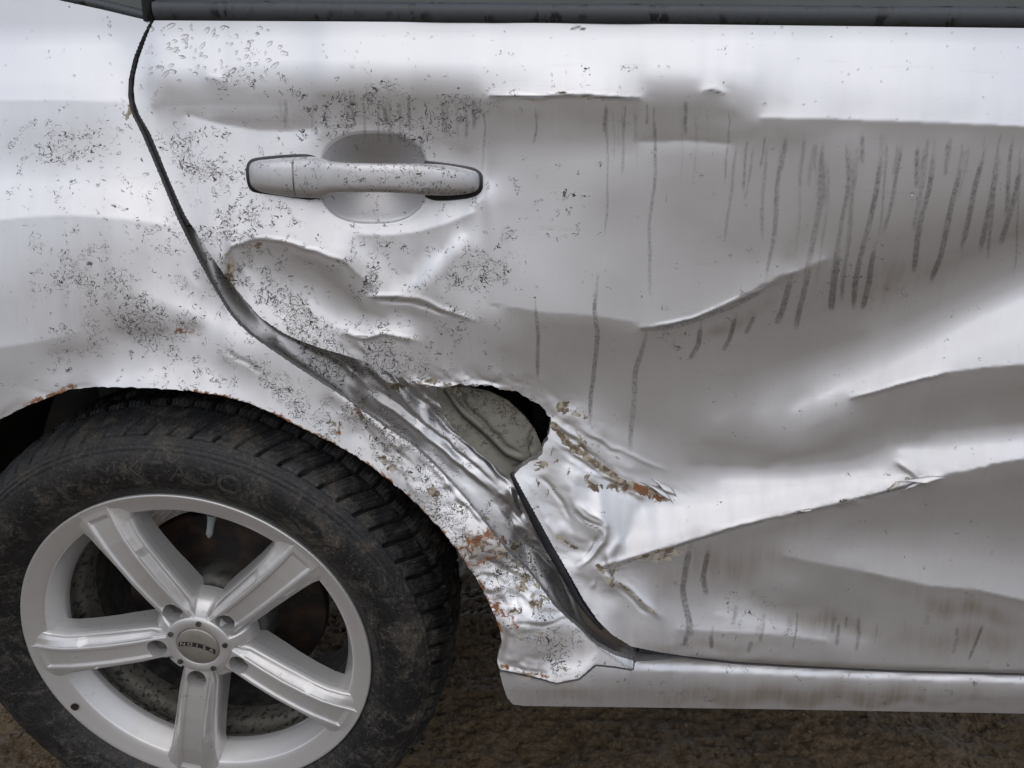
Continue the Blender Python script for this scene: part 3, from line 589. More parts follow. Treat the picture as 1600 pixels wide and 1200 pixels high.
link('ground', me, None, MUD, kind='structure', label='churned wet brown mud under the car')

# ------------------------------------------------------------------ the car
car = bpy.data.objects.new('car', None); COL.objects.link(car)
car['label'] = 'crashed silver car with crushed rear door, torn metal and muddy rear wheel'; car['category'] = 'car'

F = solve_relief(SKIN, -.44, 1.36, .20, 1.16, .0018, 0.0, anchor=True)
X_, Z_ = np.meshgrid(F['xs'], F['zs'])
PX, PY = project(np.stack([X_, F['Y'], Z_], -1))
rc = (np.abs((PX-583)/87)**2.6+np.abs((PY-278)/72)**2.6)**(1/2.6)   # finger recess behind the handle
rc = np.clip(1.0-rc, 0, 1); F['Y'] += .017*(1-(1-rc)**1.7)*np.clip(rc/.05, 0, 1)**.8
def splats(L, PX, PY):
    out = np.zeros_like(PX)
    for s in L:
        x, y, rx, ry, a = s[:5]; ang = math.radians(s[5] if len(s) > 5 else 0)
        dx = PX-x; dy = PY-y; u = dx*math.cos(ang)+dy*math.sin(ang); v = -dx*math.sin(ang)+dy*math.cos(ang)
        out = np.maximum(out, a*np.exp(-((np.abs(u)/rx)**1.9+(np.abs(v)/ry)**1.9)))
    return out
def lines(L, PX, PY):
    out = np.zeros_like(PX)
    if L is DRIPS: PX = PX+2.2*np.sin(PY/41.+PX/60)+1.0*np.sin(PY/17.+PX/23)
    for a, w, s in L:
        P = pts(s)
        for i in range(len(P)-1):
            d = P[i+1]-P[i]; l2 = (d**2).sum(); t = np.clip(((PX-P[i, 0])*d[0]+(PY-P[i, 1])*d[1])/l2, 0, 1)
            r = np.hypot(PX-P[i, 0]-t*d[0], PY-P[i, 1]-t*d[1])
            if L is DRIPS:
                n = len(P)-1; f = np.clip((i+t)/n*5, .4, 1)*np.clip((1-(i+t)/n)*6, 0, 1); out = np.maximum(out, a*f*np.clip(1.5-r/w, 0, 1))
            else: out = np.maximum(out, a*np.clip(1.3-r/w, 0, 1))
    return out
# crumpled, peeling steel where the metal tore
cm = splats(CRUMPLE, PX, PY)
def along(deg, lu, lv, seed, warp=.012):
    c, s = math.cos(math.radians(deg)), math.sin(math.radians(deg))
    wx = X_+warp*(vnoise(X_.shape, 16, seed+50)-.5)*2; wz = Z_+warp*(vnoise(X_.shape, 16, seed+51)-.5)*2
    return vnoise_at((wx*c+wz*s)/lu+7, (-wx*s+wz*c)/lv+9, seed)
def facets(U, V, seed, k=1.1):
    # creased sheet: the upper envelope of randomly leaning, slightly domed plates
    rng = np.random.RandomState(seed); T = rng.rand(64, 64, 5)
    iu = np.floor(U).astype(int); iv = np.floor(V).astype(int); best = np.full(U.shape, -9.)
    for du in (-1, 0, 1):
        for dv in (-1, 0, 1):
            q = T[(iu+du) % 64, (iv+dv) % 64]; x = U-(iu+du+q[..., 0]); y = V-(iv+dv+q[..., 1])
            best = np.maximum(best, q[..., 2]*.5+(q[..., 3]-.5)*1.1*x+(q[..., 4]-.5)*1.1*y-k*.5*(x*x+y*y))
    return best
def crease(deg, lu, lv, seed, warp=.010):
    c, s = math.cos(math.radians(deg)), math.sin(math.radians(deg))
    wx = X_+warp*(vnoise(X_.shape, 14, seed+50)-.5)*2; wz = Z_+warp*(vnoise(X_.shape, 14, seed+51)-.5)*2
    return facets((wx*c+wz*s)/lu+27, (-wx*s+wz*c)/lv+29, seed)
crump = crease(-42, .040, .014, 11)*.0070-crease(-25, .030, .012, 12)*.0055+crease(-55, .014, .007, 13, .005)*.0020-crease(-35, .012, .006, 15, .005)*.0018+(along(-50, .006, .0035, 14, .004)-.5)*.0006
F['Y'] += cm*crump
F['Y'] += (vnoise(X_.shape, 60, 21)-.5)*.0008+(vnoise(X_.shape, 25, 22)-.5)*.0003
def ridges(L, PX, PY):
    out = np.zeros_like(PX); jx = PX+2.0*(vnoise(PX.shape, 7, 61)-.5)*2; jy = PY+2.0*(vnoise(PX.shape, 7, 62)-.5)*2
    for a, w, s in L:
        P = pts(s); x0, y0 = P.min(0)-25; x1, y1 = P.max(0)+25; m = (PX > x0) & (PX < x1) & (PY > y0) & (PY < y1)
        if not m.any(): continue
        qx, qy = jx[m], jy[m]; r = np.full(qx.shape, 1e9); f = np.zeros(qx.shape); n = len(P)-1
        for i in range(n):
            d = P[i+1]-P[i]; t = np.clip(((qx-P[i, 0])*d[0]+(qy-P[i, 1])*d[1])/(d@d), 0, 1); rr = np.hypot(qx-P[i, 0]-t*d[0], qy-P[i, 1]-t*d[1])
            k = rr < r; r[k] = rr[k]; f[k] = ((i+t)/n)[k]
        out[m] += a*.001*np.exp(-(r/w)**1.5)*np.clip(f*5+.15, 0, 1)*np.clip((1-f)*5+.15, 0, 1)
    return out
F['Y'] -= ridges(RIDGE_SKIN, PX, PY)*.8
PTS_GRIME = dict(speck=SPECK, film=FILM, rust=RUST, flake=FLAKE)

def inside(poly, x, z):
    r = np.zeros(x.shape, bool); n = len(poly)
    for i in range(n):
        x1, z1 = poly[i]; x2, z2 = poly[(i+1) % n]
        if z1 == z2: continue
        c = ((z1 > z) != (z2 > z)) & (x < (x2-x1)*(z-z1)/(z2-z1)+x1)
        r ^= c
    return r
def densify(poly, step, jag=0, seed=1):
    out = []; rng = np.random.RandomState(seed)
    for i in range(len(poly)):
        a, b = poly[i], poly[(i+1) % len(poly)]; n = max(1, int(np.hypot(*(b-a))/step))
        for k in range(n): out.append(a+(b-a)*k/n+(rng.rand(2)-.5)*jag)
    return np.array(out)
def smooth_poly(P, closed=True, n=6):
    P = np.asarray(P); N = len(P); out = []
    for i in range(N if closed else N-1):
        p0, p1, p2, p3 = (P[(i-1) % N], P[i], P[(i+1) % N], P[(i+2) % N]) if closed else (P[max(i-1, 0)], P[i], P[i+1], P[min(i+2, N-1)])
        for k in range(n):
            t = k/n; out.append(.5*((2*p1)+(-p0+p2)*t+(2*p0-5*p1+4*p2-p3)*t*t+(-p0+3*p1-3*p2+p3)*t**3))
    if not closed: out.append(P[-1])
    return np.array(out)
def sheet(name, F, polypx, mat, parent, flange=.012, curl=0., jags=(), label=None, spx=None):
    polypx = densify(polypx, 6.)
    W = on_field(F, polypx[:, 0], polypx[:, 1])[:, [0, 2]]
    xs, zs = F['xs'], F['zs']; g = F['g']
    i0, i1 = np.searchsorted(xs, [W[:, 0].min()-2*g, W[:, 0].max()+2*g]); j0, j1 = np.searchsorted(zs, [W[:, 1].min()-2*g, W[:, 1].max()+2*g])
    X, Z = np.meshgrid(xs[i0:i1], zs[j0:j1]); ins = inside(W, X, Z)
    nr, nc = X.shape; Q = grid_quads(nr, nc); fl = ins.ravel()[Q].sum(1) >= 2; Q = Q[fl]
    used = np.zeros(nr*nc, bool); used[Q.ravel()] = True
    xy = np.stack([X.ravel(), Z.ravel()], 1); out = np.where(used & ~ins.ravel())[0]
    D = densify(W, .0004)
    for k in range(0, len(out), 800):
        o = out[k:k+800]; d = ((xy[o][:, None, :]-D[None])**2).sum(-1); xy[o] = D[d.argmin(1)]
    remap = -np.ones(nr*nc, int); ids = np.where(used)[0]; remap[ids] = np.arange(len(ids)); Q = remap[Q]; xy = xy[ids]
    y = field_y(F, xy[:, 0], xy[:, 1]); V = np.stack([xy[:, 0], y, xy[:, 1]], 1)
    E = np.concatenate([Q[:, [0, 1]], Q[:, [1, 2]], Q[:, [2, 3]], Q[:, [3, 0]]]); key = np.sort(E, 1); key = key[:, 0].astype(np.int64)*len(V)+key[:, 1]
    _, inv, cnt = np.unique(key, return_inverse=True, return_counts=True); B = E[cnt[inv] == 1]
    bv = np.unique(B); m = -np.ones(len(V), int); n0 = len(V)
    m[bv] = np.arange(len(bv))
    V0 = V[bv].copy(); V1 = V0.copy(); V1[:, 1] += .0012; V2 = V0.copy(); V2[:, 1] += flange
    b1 = n0+m[B]; k = len(bv)
    Q2 = np.concatenate([np.stack([B[:, 1], B[:, 0], b1[:, 0]+k*0, b1[:, 1]], 1)*0+np.stack([b1[:, 1], b1[:, 0], b1[:, 0]+k, b1[:, 1]+k], 1)])
    V = np.concatenate([V, V0, V2]); Q = np.concatenate([Q, Q2])
    me = np_mesh(name, V, Q)
    px, py = project(V)
    if spx is None: spx = True
    col = np.zeros((len(V), 4), np.float32); col2 = np.zeros((len(V), 4), np.float32)
    for i, kk in enumerate(('speck', 'film', 'rust', 'flake')): 
        if kk == 'speck': qx, qy = px+22*np.sin(py/29)+13*np.sin(py/11+px/19)+7*np.sin(px/7+py/5), py+20*np.sin(px/31+1)+12*np.sin(px/13-py/17)+6*np.sin(px/5)
        else: qx, qy = px+6*np.sin(py/19+px/23), py+6*np.sin(px/17)
        col[:, i] = splats(PTS_GRIME[kk], qx, qy)
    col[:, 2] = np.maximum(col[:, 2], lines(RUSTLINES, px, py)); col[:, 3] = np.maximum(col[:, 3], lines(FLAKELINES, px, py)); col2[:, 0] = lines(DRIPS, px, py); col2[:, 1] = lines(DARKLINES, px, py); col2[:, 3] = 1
    col[-k:, 1] = .3; col[-k:, 0] = .4
    for nm, c in (('grime', col), ('runs', col2)):
        a = me.color_attributes.new(nm, 'FLOAT_COLOR', 'POINT'); a.data.foreach_set('color', c.ravel())
    o = link(name, me, parent, mat)
    if label: o['label'] = label
    return o
DOOR = pts('240,32 420,33 900,36 1600,44 1830,47 1830,1066 1600,1052 1400,1047 1250,1040 1150,1034 1070,1025 1030,1019 986,1010 955,991 935,971 911,936 888,895 867,859 834,799 814,763 803,742 812,732 826,722 840,718 848,706 853,690 859,672 861,655 852,641 838,630 820,619 800,611 778,606 760,603 740,604 722,599 705,603 690,607 672,603 655,600 636,595 617,587 597,577 575,567 542,556 492,541 462,530 442,520 422,507 405,495 386,473 367,450 348,426 330,400 308,366 290,338 277,310 262,275 248,240 234,207 218,180 211,160 209,140 211,117 217,92 228,60')
QUARTER = pts('236,32 222,58 208,93 201,125 200,150 204,174 221,208 236,243 250,276 263,308 275,337 292,372 312,410 330,442 355,484 372,505 390,522 430,550 470,577 517,607 540,622 564,640 600,665 641,692 665,713 692,740 720,770 746,802 770,832 790,857 827,893 848,921 867,947 884,963 901,978 918,995 935,1010 962,1024 990,1032 989,1046 960,1041 930,1038 905,1060 870,1067 830,1056 780,1046 777,1030 784,1000 778,975 768,950 757,928 745,905 728,880 715,860 690,830 655,790 632,770 610,752 585,733 560,715 520,692 470,668 430,648 390,630 340,617 290,610 230,606 150,604 110,608 85,618 40,635 0,655 -60,690 -130,750 -200,830 -230,880 -230,-64 0,-24 60,-10 95,1 160,15 215,28')
SILL = pts('992,1034 1070,1029 1150,1038 1250,1044 1400,1051 1600,1056 1830,1070 1830,1119 1600,1115 1200,1108 820,1103 802,1101 793,1092 786,1072 780,1049 830,1059 870,1070 906,1063 931,1041 960,1044 990,1049')
def rag(P, cond, amp, seed):
    rng = np.random.RandomState(seed); out = []
    for i in range(len(P)):
        a, b = P[i], P[(i+1) % len(P)]; out.append(a)
        if cond(a) and cond(b):
            n = int(np.hypot(*(b-a))/4.5)
            for k in range(1, n): out.append(a+(b-a)*k/n+(rng.rand(2)-.5)*2*amp*(1 if rng.rand() < .6 else .2))
    return np.array(out)
DOOR = rag(DOOR, lambda q: 595 < q[0] < 866 and 580 < q[1] < 750, 3.2, 5)
QUARTER = rag(QUARTER, lambda q: (q[0] < 800 and q[1] > 600 and q[1] > 640+(q[0]-450)*.62) or (q[0] < 420 and q[1] > 600 and q[0] > -60), 1.3, 6)
door = sheet('rear_door', F, DOOR, PAINT, car, .014, label='crushed silver rear door with deep folds, scrapes and mud runs')
quarter = sheet('quarter_panel', F, QUARTER, PAINT, car, .009, label='dented silver quarter panel with rusty wheel arch lip')
sill = sheet('sill', F, SILL, PAINT, car, .03)

def blur(a, n):
    for _ in range(n):
        for ax in (0, 1):
            a = (np.roll(a, 1, ax)+np.roll(a, -1, ax)+2*a)/4
    return a
def sub_field(strokes, off, minoff, bl=60):
    g = F['g']; kz = np.pi*np.arange(F['Y'].shape[0])/(F['Y'].shape[0]*g); kx = np.pi*np.arange(F['Y'].shape[1])/(F['Y'].shape[1]*g)
    base = idct2(dct2(F['Y'])*np.exp(-.5*(kz[:, None]**2+kx[None]**2)*.03**2))+off
    G = solve_relief(strokes, -.44, 1.36, .20, 1.16, .0018, base, beta=120., alpha=.12, iters=8)
    G['Y'] = np.maximum(G['Y'], np.maximum(F['Y'], np.roll(F['Y'], 3, 1))+minoff)
    return G
JF = sub_field(JAMB, .028, .002); JF['Y'] -= ridges(RIDGE_JAMB, PX, PY)
cj = splats([(805,820,26,40,1.),(690,650,40,26,.9),(560,600,60,20,.4,35),(700,720,90,30,.35,42),(850,900,60,30,.4,50)], PX, PY); JF['Y'] += cj*crump*.9
jamb = sheet('door_jamb', JF, pts('262,255 300,330 340,395 380,445 420,480 470,505 560,545 640,575 690,590 735,600 740,612 700,622 700,640 722,664 760,697 800,737 830,770 880,830 930,930 980,990 1060,1010 1400,1036 1830,1046 1830,1085 1400,1068 1060,1052 960,1045 900,1000 820,910 740,820 640,715 540,645 430,575 350,510 300,430 262,350 240,290'), PAINT, car, .004, label='bent silver door jamb folded into ribs')
IF = sub_field(INNER, .040, .008); IF['Y'] -= ridges([q for q in RIDGE_INNER if '684,640' not in q[2]], PX, PY)*1.2
cj = splats([(770,660,110,70,.8)], PX, PY); IF['Y'] += cj*(crease(-62, .030, .028, 41)*.006-crease(10, .03, .02, 42)*.003)
inner = sheet('inner_door_panel', IF, pts('682,603 705,604 735,606 765,612 795,627 820,650 836,672 848,700 852,722 826,732 810,752 796,748 760,716 720,684 697,655 684,625'), PRIMER, door, .004, label='crumpled grey inner panel seen through the torn hole')

# paint flakes standing off the torn creases
def flake(pp, lift, curl, mat=PAINT, name='paint_flake'):
    P = pts(pp); W = on_field(F, P[:, 0], P[:, 1]); c = W.mean(0)
    n = 5; V = []
    a, b, cc, d = W[:4]
    for i in range(n+1):
        for j in range(n+1):
            u, v = i/n, j/n
            p = (a*(1-u)+b*u)*(1-v)+(d*(1-u)+cc*u)*v
            p = p+np.array([0, -lift*v**1.5-.0012, curl*math.sin(v*3)*.001+(random.random()-.5)*.0008]); V.append(p)
    me = np_mesh(name, V, grid_quads(n+1, n+1))
    for nm in ('grime', 'runs'):
        a_ = me.color_attributes.new(nm, 'FLOAT_COLOR', 'POINT'); a_.data.foreach_set('color', np.tile([.0, .25 if nm == 'grime' else 0, 0, .12], len(me.vertices)))
    o = link(name, me, door, mat); s = o.modifiers.new('t', 'SOLIDIFY'); s.thickness = .0006; return o
flake('1398,752 1436,746 1472,742 1440,754', .006, 2); flake('1405,770 1415,762 1436,752 1425,760', .004, 2)
flake('1312,785 1322,782 1330,778 1318,778', .004, 3); flake('1240,802 1255,800 1266,794 1250,796', .005, 2)
flake('1000,752 1030,760 1050,782 1030,770', .006, 3); flake('1018,748 1040,756 1056,773 1036,766', .005, 3)

# rubber seal inside the rear edge of the door
def tube(name, P, r, mat, parent, seg=10, flat=1.0):
    P = np.asarray(P); T = np.gradient(P, axis=0); T /= np.linalg.norm(T, axis=1)[:, None]
    up = np.array([0, 1, 0.]); A = np.cross(T, up); A /= np.linalg.norm(A, axis=1)[:, None]; B = np.cross(T, A)
    th = np.linspace(0, 2*np.pi, seg, endpoint=False); r = np.broadcast_to(np.asarray(r, float), (len(P),))
    V = P[:, None]+r[:, None, None]*(np.cos(th)[None, :, None]*A[:, None]+flat*np.sin(th)[None, :, None]*B[:, None])
    me = np_mesh(name, V.reshape(-1, 3), grid_quads(len(P), seg, True)); return link(name, me, parent, mat)
def seal_path(s, dy):
    P = smooth_poly(pts(s), False, 8); W = on_field(F, P[:, 0], P[:, 1]); k = np.ones(9)/9; W[:, 1] = np.convolve(np.pad(W[:, 1], 4, mode='edge'), k, 'valid')+dy; return W
tube('door_seal', seal_path('800,744 816,772 837,815 865,868 890,915 912,955 943,993', .011), np.interp(np.linspace(0, 1, 49), [0, .15, .45, .75, 1], [.003, .0065, .0075, .0045, .002]), SEAL, car, 12, .8)
tube('door_seal', seal_path('244,34 229,62 214,95 206,125 205,152 210,178 227,208 241,243 256,276 269,308 282,337 291,352', .010), .0048, SEAL, car, 10, .7)
tube('door_seal', seal_path('1000,1024 1070,1034 1250,1046 1400,1053 1600,1058 1820,1068', .013), .005, SEAL, car, 10, .7)

# ------------------------------------------------------------------ window trim and glass
def strip(name, mat, parent, x0, x1, prof, n=60, zf=None):
    xs = np.linspace(x0, x1, n); V = []
    for x in xs:
        for (dy, dz) in prof: V.append((x, dy+yf_(x), zf(x)+dz))
    return link(name, np_mesh(name, V, grid_quads(n, len(prof))), parent, mat)
def belt(px, py, y=0.0): return at(np.array([px]), np.array([py]), y)[0]
b0, b1 = belt(240, 30, -.002), belt(1700, 42, -.002)
zf = lambda x: b0[2]+(b1[2]-b0[2])*(x-b0[0])/(b1[0]-b0[0])
ysk = lambda px, py: float(on_field(F, np.array([px]), np.array([py]))[0][1])
print('belt y', ysk(300, 40), ysk(900, 44), ysk(1500, 50))
trim_prof = [(.012, -.006), (.004, -.005), (.0035, -.0005), (.0, .0), (-.0025, .002), (-.004, .006), (-.0045, .010), (-.003, .0145), (.001, .0165), (.004, .017), (.005, .0185), (.010, .019), (.016, .019), (.030, .016)]
cx_ = np.array([242., 420, 640, 860, 1080, 1300, 1500, 1700]); cp_ = on_field(F, cx_, 33+cx_*.0085)
yf_ = lambda x: float(np.interp(x, cp_[:, 0], cp_[:, 1]))-.001; yb = yf_(b0[0])
win_trim = strip('window_trim', TRIM, car, b0[0]+.001, b1[0]+.1, trim_prof, 80, zf)
strip('window_glass', GLASS, car, b0[0]-.002, b1[0]+.1, [(.014, .008), (.016, .03), (.035, .12), (.075, .28)], 30, zf)
P = smooth_poly(pts('-260,-75 0,-26 60,-13 95,-2 160,13 205,24 236,31'), False, 6); W = on_field(F, P[:, 0], P[:, 1])
V = []; prof = [(.010, -.004), (.002, -.003), (-.001, .000), (-.002, .003), (.000, .006), (.006, .008), (.012, .009)]
for w in W:
    for a, b in prof: V.append((w[0]+b*.25, w[1]+a, w[2]+b))
link('quarter_window_trim', np_mesh('quarter_window_trim', V, grid_quads(len(W), len(prof))), car, TRIM)
V = []
for w in W: V += [(w[0], w[1]+.008, w[2]-.002), (w[0]+.02, w[1]+.05, w[2]+.22)]
link('quarter_window_glass', np_mesh('quarter_window_glass', V, grid_quads(len(W), 2)), car, GLASS)
a = belt(224, 26, yb); c = belt(240, 26, yb)
link('window_pillar_trim', box_mesh('window_pillar_trim', [(a[0], c[0]-.002, yb-.001, yb+.03, a[2]-.004, a[2]+.25)]), car, TRIM).rotation_euler = (0, 0, 0)

# ------------------------------------------------------------------ door handle
def loft(name, S, mat, parent, nseg=28, back=.02):
    """S: px x, top py, bottom py, y of front, back y"""
    V = []
    for (px, t, b, yf, ybk) in S:
        A = at(px, t, yf+.004); B = at(px, b, yf+.004); zc = (A[2]+B[2])/2; hz = (A[2]-B[2])/2; x = (A[0]+B[0])/2
        for k in range(nseg):
            th = 2*np.pi*k/nseg; c, s = math.cos(th), math.sin(th); e = .55
            uz = abs(c)**e*math.copysign(1, c); uy = abs(s)**e*math.copysign(1, s)
            ym = (yf+ybk)/2; V.append((x, ym-uy*(ybk-yf)/2, zc+uz*hz*(1.0 if uy > -.2 else .93)))
    n = len(S); Q = [list(q) for q in grid_quads(n, nseg, True)]
    me = bpy.data.meshes.new(name); me.from_pydata(V, [], Q+[list(range(nseg))[::-1], list(range((n-1)*nseg, n*nseg))])
    for p in me.polygons: p.use_smooth = True
    return link(name, me, parent, mat)
def dens(K, n=8):
    return smooth_poly(np.array(K, float), False, n)
yh = on_field(F, np.array([400., 460, 520, 600, 680, 745]), np.array([240., 238, 238, 200, 325, 320]))[:, 1]; print('handle base', yh)
yl, yr = float(on_field(F, np.array([385.]), np.array([280.]))[0][1]), float(on_field(F, np.array([760.]), np.array([285.]))[0][1])
by = lambda px: yl+(yr-yl)*(px-390)/365
capS = [(390.5, 262, 286, by(390)-.002, by(390)+.02), (393, 254, 294, by(390)-.008, by(390)+.02), (402, 250, 300, by(400)-.013, by(400)+.02), (420, 248, 304, by(420)-.017, by(420)+.02), (440, 246, 307, by(440)-.020, by(440)+.02), (458, 245, 309, by(458)-.022, by(458)+.02)]
handle_cap = loft('door_handle_cap', dens(capS), HANDLE_PAINT, door)
gripS = [(460.5, 245, 309, by(460)-.022, by(460)+.014), (480, 244, 310, by(480)-.025, by(480)+.014), (496, 245, 310, by(490)-.028, by(490)+.010), (508, 249, 305, by(505)-.031, by(505)-.002), (520, 252, 302, by(520)-.033, by(520)-.012), (550, 254, 301, by(550)-.037, by(550)-.018), (600, 255, 301, by(600)-.039, by(600)-.020),
         (640, 255, 303, by(640)-.037, by(640)-.018), (662, 255.5, 305, by(660)-.034, by(660)-.010), (680, 256, 306, by(680)-.031, by(680)+.012), (700, 258, 306, by(700)-.027, by(700)+.014), (722, 262, 304, by(720)-.021, by(720)+.014), (738, 266, 301, by(738)-.015, by(738)+.014), (746, 270, 297, by(746)-.010, by(746)+.014), (750, 276, 291, by(750)-.004, by(750)+.014)]
grip = loft('door_handle', dens(gripS), HANDLE_PAINT, door)
gkL = [(386.5, 262, 288, by(388)-.0035, by(388)+.02), (389, 252, 298, by(388)-.0045, by(388)+.02), (400, 246, 305, by(400)-.0045, by(400)+.02), (440, 241.5, 311, by(440)-.0045, by(440)+.02), (480, 240, 315, by(480)-.004, by(480)+.02), (500, 245, 311, by(500)-.003, by(500)+.02)]
loft('handle_gasket', dens(gkL), SEAL, door)
gkR = [(664, 250, 309, by(664)-.002, by(664)+.02), (680, 252, 314, by(680)-.004, by(680)+.02), (710, 256, 313, by(710)-.0045, by(710)+.02), (738, 261, 309, by(738)-.0045, by(738)+.02), (750, 267, 303, by(750)-.004, by(750)+.02), (754.5, 274, 295, by(755)-.0035, by(755)+.02)]
loft('handle_gasket', dens(gkR), SEAL, door)

# ------------------------------------------------------------------ water drops
def drops(spots):
    V = []; Q = []
    for (px, py, s, asp, ang) in spots:
        W = on_field(F, np.array([px]), np.array([py]))[0]; b = len(V); ns, nr = 10, 4
        for r in range(nr):
            a = r/(nr-1); rr = math.cos(a*math.pi/2*.98); hh = math.sin(a*math.pi/2)
            for k in range(ns):
                t = 2*np.pi*k/ns; u = rr*math.cos(t)*s*asp*(1+.25*math.sin(t*2+px)); v = rr*math.sin(t)*s
                x = u*math.cos(ang)-v*math.sin(ang); z = u*math.sin(ang)+v*math.cos(ang)
                yy = float(field_y(F, np.array([W[0]+x]), np.array([W[2]+z]))[0])
                V.append((W[0]+x, yy-hh*s*.45+.0001, W[2]+z))
        for r in range(nr-1):
            for k in range(ns): Q.append((b+r*ns+k, b+r*ns+(k+1) % ns, b+(r+1)*ns+(k+1) % ns, b+(r+1)*ns+k))
    return np_mesh('water_drops', V, Q)
R = random.Random(3); sp = []
for i in range(130):
    px = R.uniform(232, 450); py = R.uniform(40, 130)
    if R.random() < (px-240)/420: continue
    sp.append((px, py, R.uniform(.0010, .0022), R.uniform(1.2, 2.6), R.uniform(-.3, 1.4)))
for i in range(60): sp.append((R.uniform(450, 1560), R.uniform(50, 180), R.uniform(.0006, .0012), R.uniform(1, 1.6), R.uniform(0, 3)))
for q in ((1425, 303, .0022), (1195, 163, .0018), (1582, 236, .0014), (1294, 183, .0012), (1328, 184, .0012), (1402, 187, .0012), (448, 143, .0013), (645, 139, .0013), (556, 285, .001), (1222, 43, .0014), (1416, 53, .0012)): sp.append((q[0], q[1], q[2], 1.1, .5))
link('water_drops', drops(sp), door, WATER, kind='stuff')
R = random.Random(8); sp = [(R.uniform(5, 195), R.uniform(40, 480), R.uniform(.0006, .0013), R.uniform(1, 1.8), R.uniform(0, 3)) for _ in range(26)]
link('water_drops', drops(sp), quarter, WATER, kind='stuff')

# ------------------------------------------------------------------ wheel
CAMB, TOE = -.1112, -.0597; WC = np.array([0, .015, .315])
ct, st, cc, sc = math.cos(TOE), math.sin(TOE), math.cos(CAMB), math.sin(CAMB)
U = np.array([ct, st, 0]); Wv = np.array([-st*sc, ct*sc, cc]); A = np.cross(Wv, U)
WM = Matrix(((U[0], A[0], Wv[0], WC[0]), (U[1], A[1], Wv[1], WC[1]), (U[2], A[2], Wv[2], WC[2]), (0, 0, 0, 1)))
def wheel_px(px, py, y=0.0):
    """photo pixel -> (angle, radius) on the wheel's face plane at depth y"""
    d = px_ray(px, py); o = WC+A*y; t = ((o-CAM_POS)@A)/(d@A); p = CAM_POS+d*t-o
    return math.atan2(p@Wv, p@U), float(np.hypot(p@Wv, p@U))
def revolve(name, prof, n, mat, parent, disp=None, sub=1):
    P = np.array(prof, float)
    if sub > 1: P = smooth_poly(P, False, sub)
    th = np.linspace(0, 2*np.pi, n, endpoint=False)
    R_, T = np.meshgrid(P[:, 0], th, indexing='ij'); Yy = np.repeat(P[:, 1][:, None], n, 1)
    if disp: R_, Yy = disp(R_, Yy, T)
    V = np.stack([R_*np.cos(T), Yy, R_*np.sin(T)], -1).reshape(-1, 3)
    return link(name, np_mesh(name, V, grid_quads(len(P), n, True)), parent, mat)
wheel = revolve('wheel', [(.2205, .012), (.2225, .006), (.2228, .002), (.2218, .0002), (.220, .0003), (.217, .0016), (.210, .004), (.2035, .0065), (.199, .0085), (.1975, .0095), (.1968, .011), (.192, .020), (.186, .032), (.1845, .036), (.1843, .040)], 300, ALLOY, car)
wheel.matrix_local = WM
wheel['label'] = 'five spoke silver alloy wheel with muddy black tyre'
def barrel_disp(R_, Y, T): return R_, Y
revolve('wheel_barrel', [(.1843, .040), (.1855, .046), (.1905, .050), (.1915, .056), (.190, .064), (.184, .070), (.1815, .082), (.181, .092)], 200, BARREL, wheel, None, 3)
revolve('wheel_barrel', [(.181, .092), (.182, .12), (.190, .13), (.196, .17), (.200, .20)], 120, DARKBARREL, wheel, None, 2)
# spokes
RR = np.array([.018, .030, .045, .060, .085, .115, .145, .170, .190, .203, .2135, .2195])
YF = np.array([.016, .0125, .0095, .007, .0025, -.0015, -.0035, -.0035, -.0015, .0005, .0015, .0010])
W1 = np.array([.0130, .0140, .0148, .0150, .0152, .0155, .0160, .0166, .0176, .0187, .0197, .0203])
W2 = np.array([.016, .019, .022, .0250, .0268, .0276, .0288, .0305, .0335, .0378, .0432, .0500])
rs = np.concatenate([np.linspace(.018, .2195, 70)])
def spoke_verts(ang):
    V = []
    for r in rs:
        yf = np.interp(r, RR, YF); w1 = np.interp(r, RR, W1); w2 = np.interp(r, RR, W2)
        ch = .0030*np.clip((r-.062)/.006, 0, 1)*np.clip((.207-r)/.004, 0, 1)
        pk = .0032*np.clip((r-.050)/.01, 0, 1)*np.clip((.152-r)/.010, 0, 1)
        bz = np.interp(r, [.02, .06, .12, .19, .2195], [.006, .012, .013, .009, .0045]); deep = np.interp(r, [.02, .1, .19, .2195], [.050, .045, .036, .012])
        w0 = w1-.0052; lip = .0016
        half = [(0, ch), (w0*.5, ch), (w0-.0015, ch), (w0-.0004, ch*.85), (w0+.0008, ch*.1), (w0+.0016, 0), (w1-.0012, 0), (w1-.0004, .0003), (w1+.0003, .0014), (w1+.0009, .0014+pk*.6), (w1+.0020, .0020+pk),
                ((w1+w2)/2, bz*.55+pk), (w2-.0042, bz*.85+pk*.9), (w2-.0026, bz*.9), (w2-.0012, bz+.001), (w2-.0002, bz+.004), (w2+.0008, bz+.010), (w2+.002, deep)]
        sec = [(-u, d) for u, d in half[::-1]]+half[1:]
        # curve the end of the spoke along the rim circle
        for u, d in sec:
            rad = min(r, 1) if r < .19 else r
            rr = math.sqrt(max(rad*rad-(u*u if r > .205 else u*u*max(0, (r-.15)/.055)), 1e-6)) if r > .15 else rad
            V.append((rr, yf+d, u))
    return np.array(V), len(sec)
def outward(me):
    bm = bmesh.new(); bm.from_mesh(me); bmesh.ops.recalc_face_normals(bm, faces=bm.faces)
    if bm.calc_volume(signed=True) < 0: bmesh.ops.reverse_faces(bm, faces=bm.faces)
    bm.to_mesh(me); bm.free()
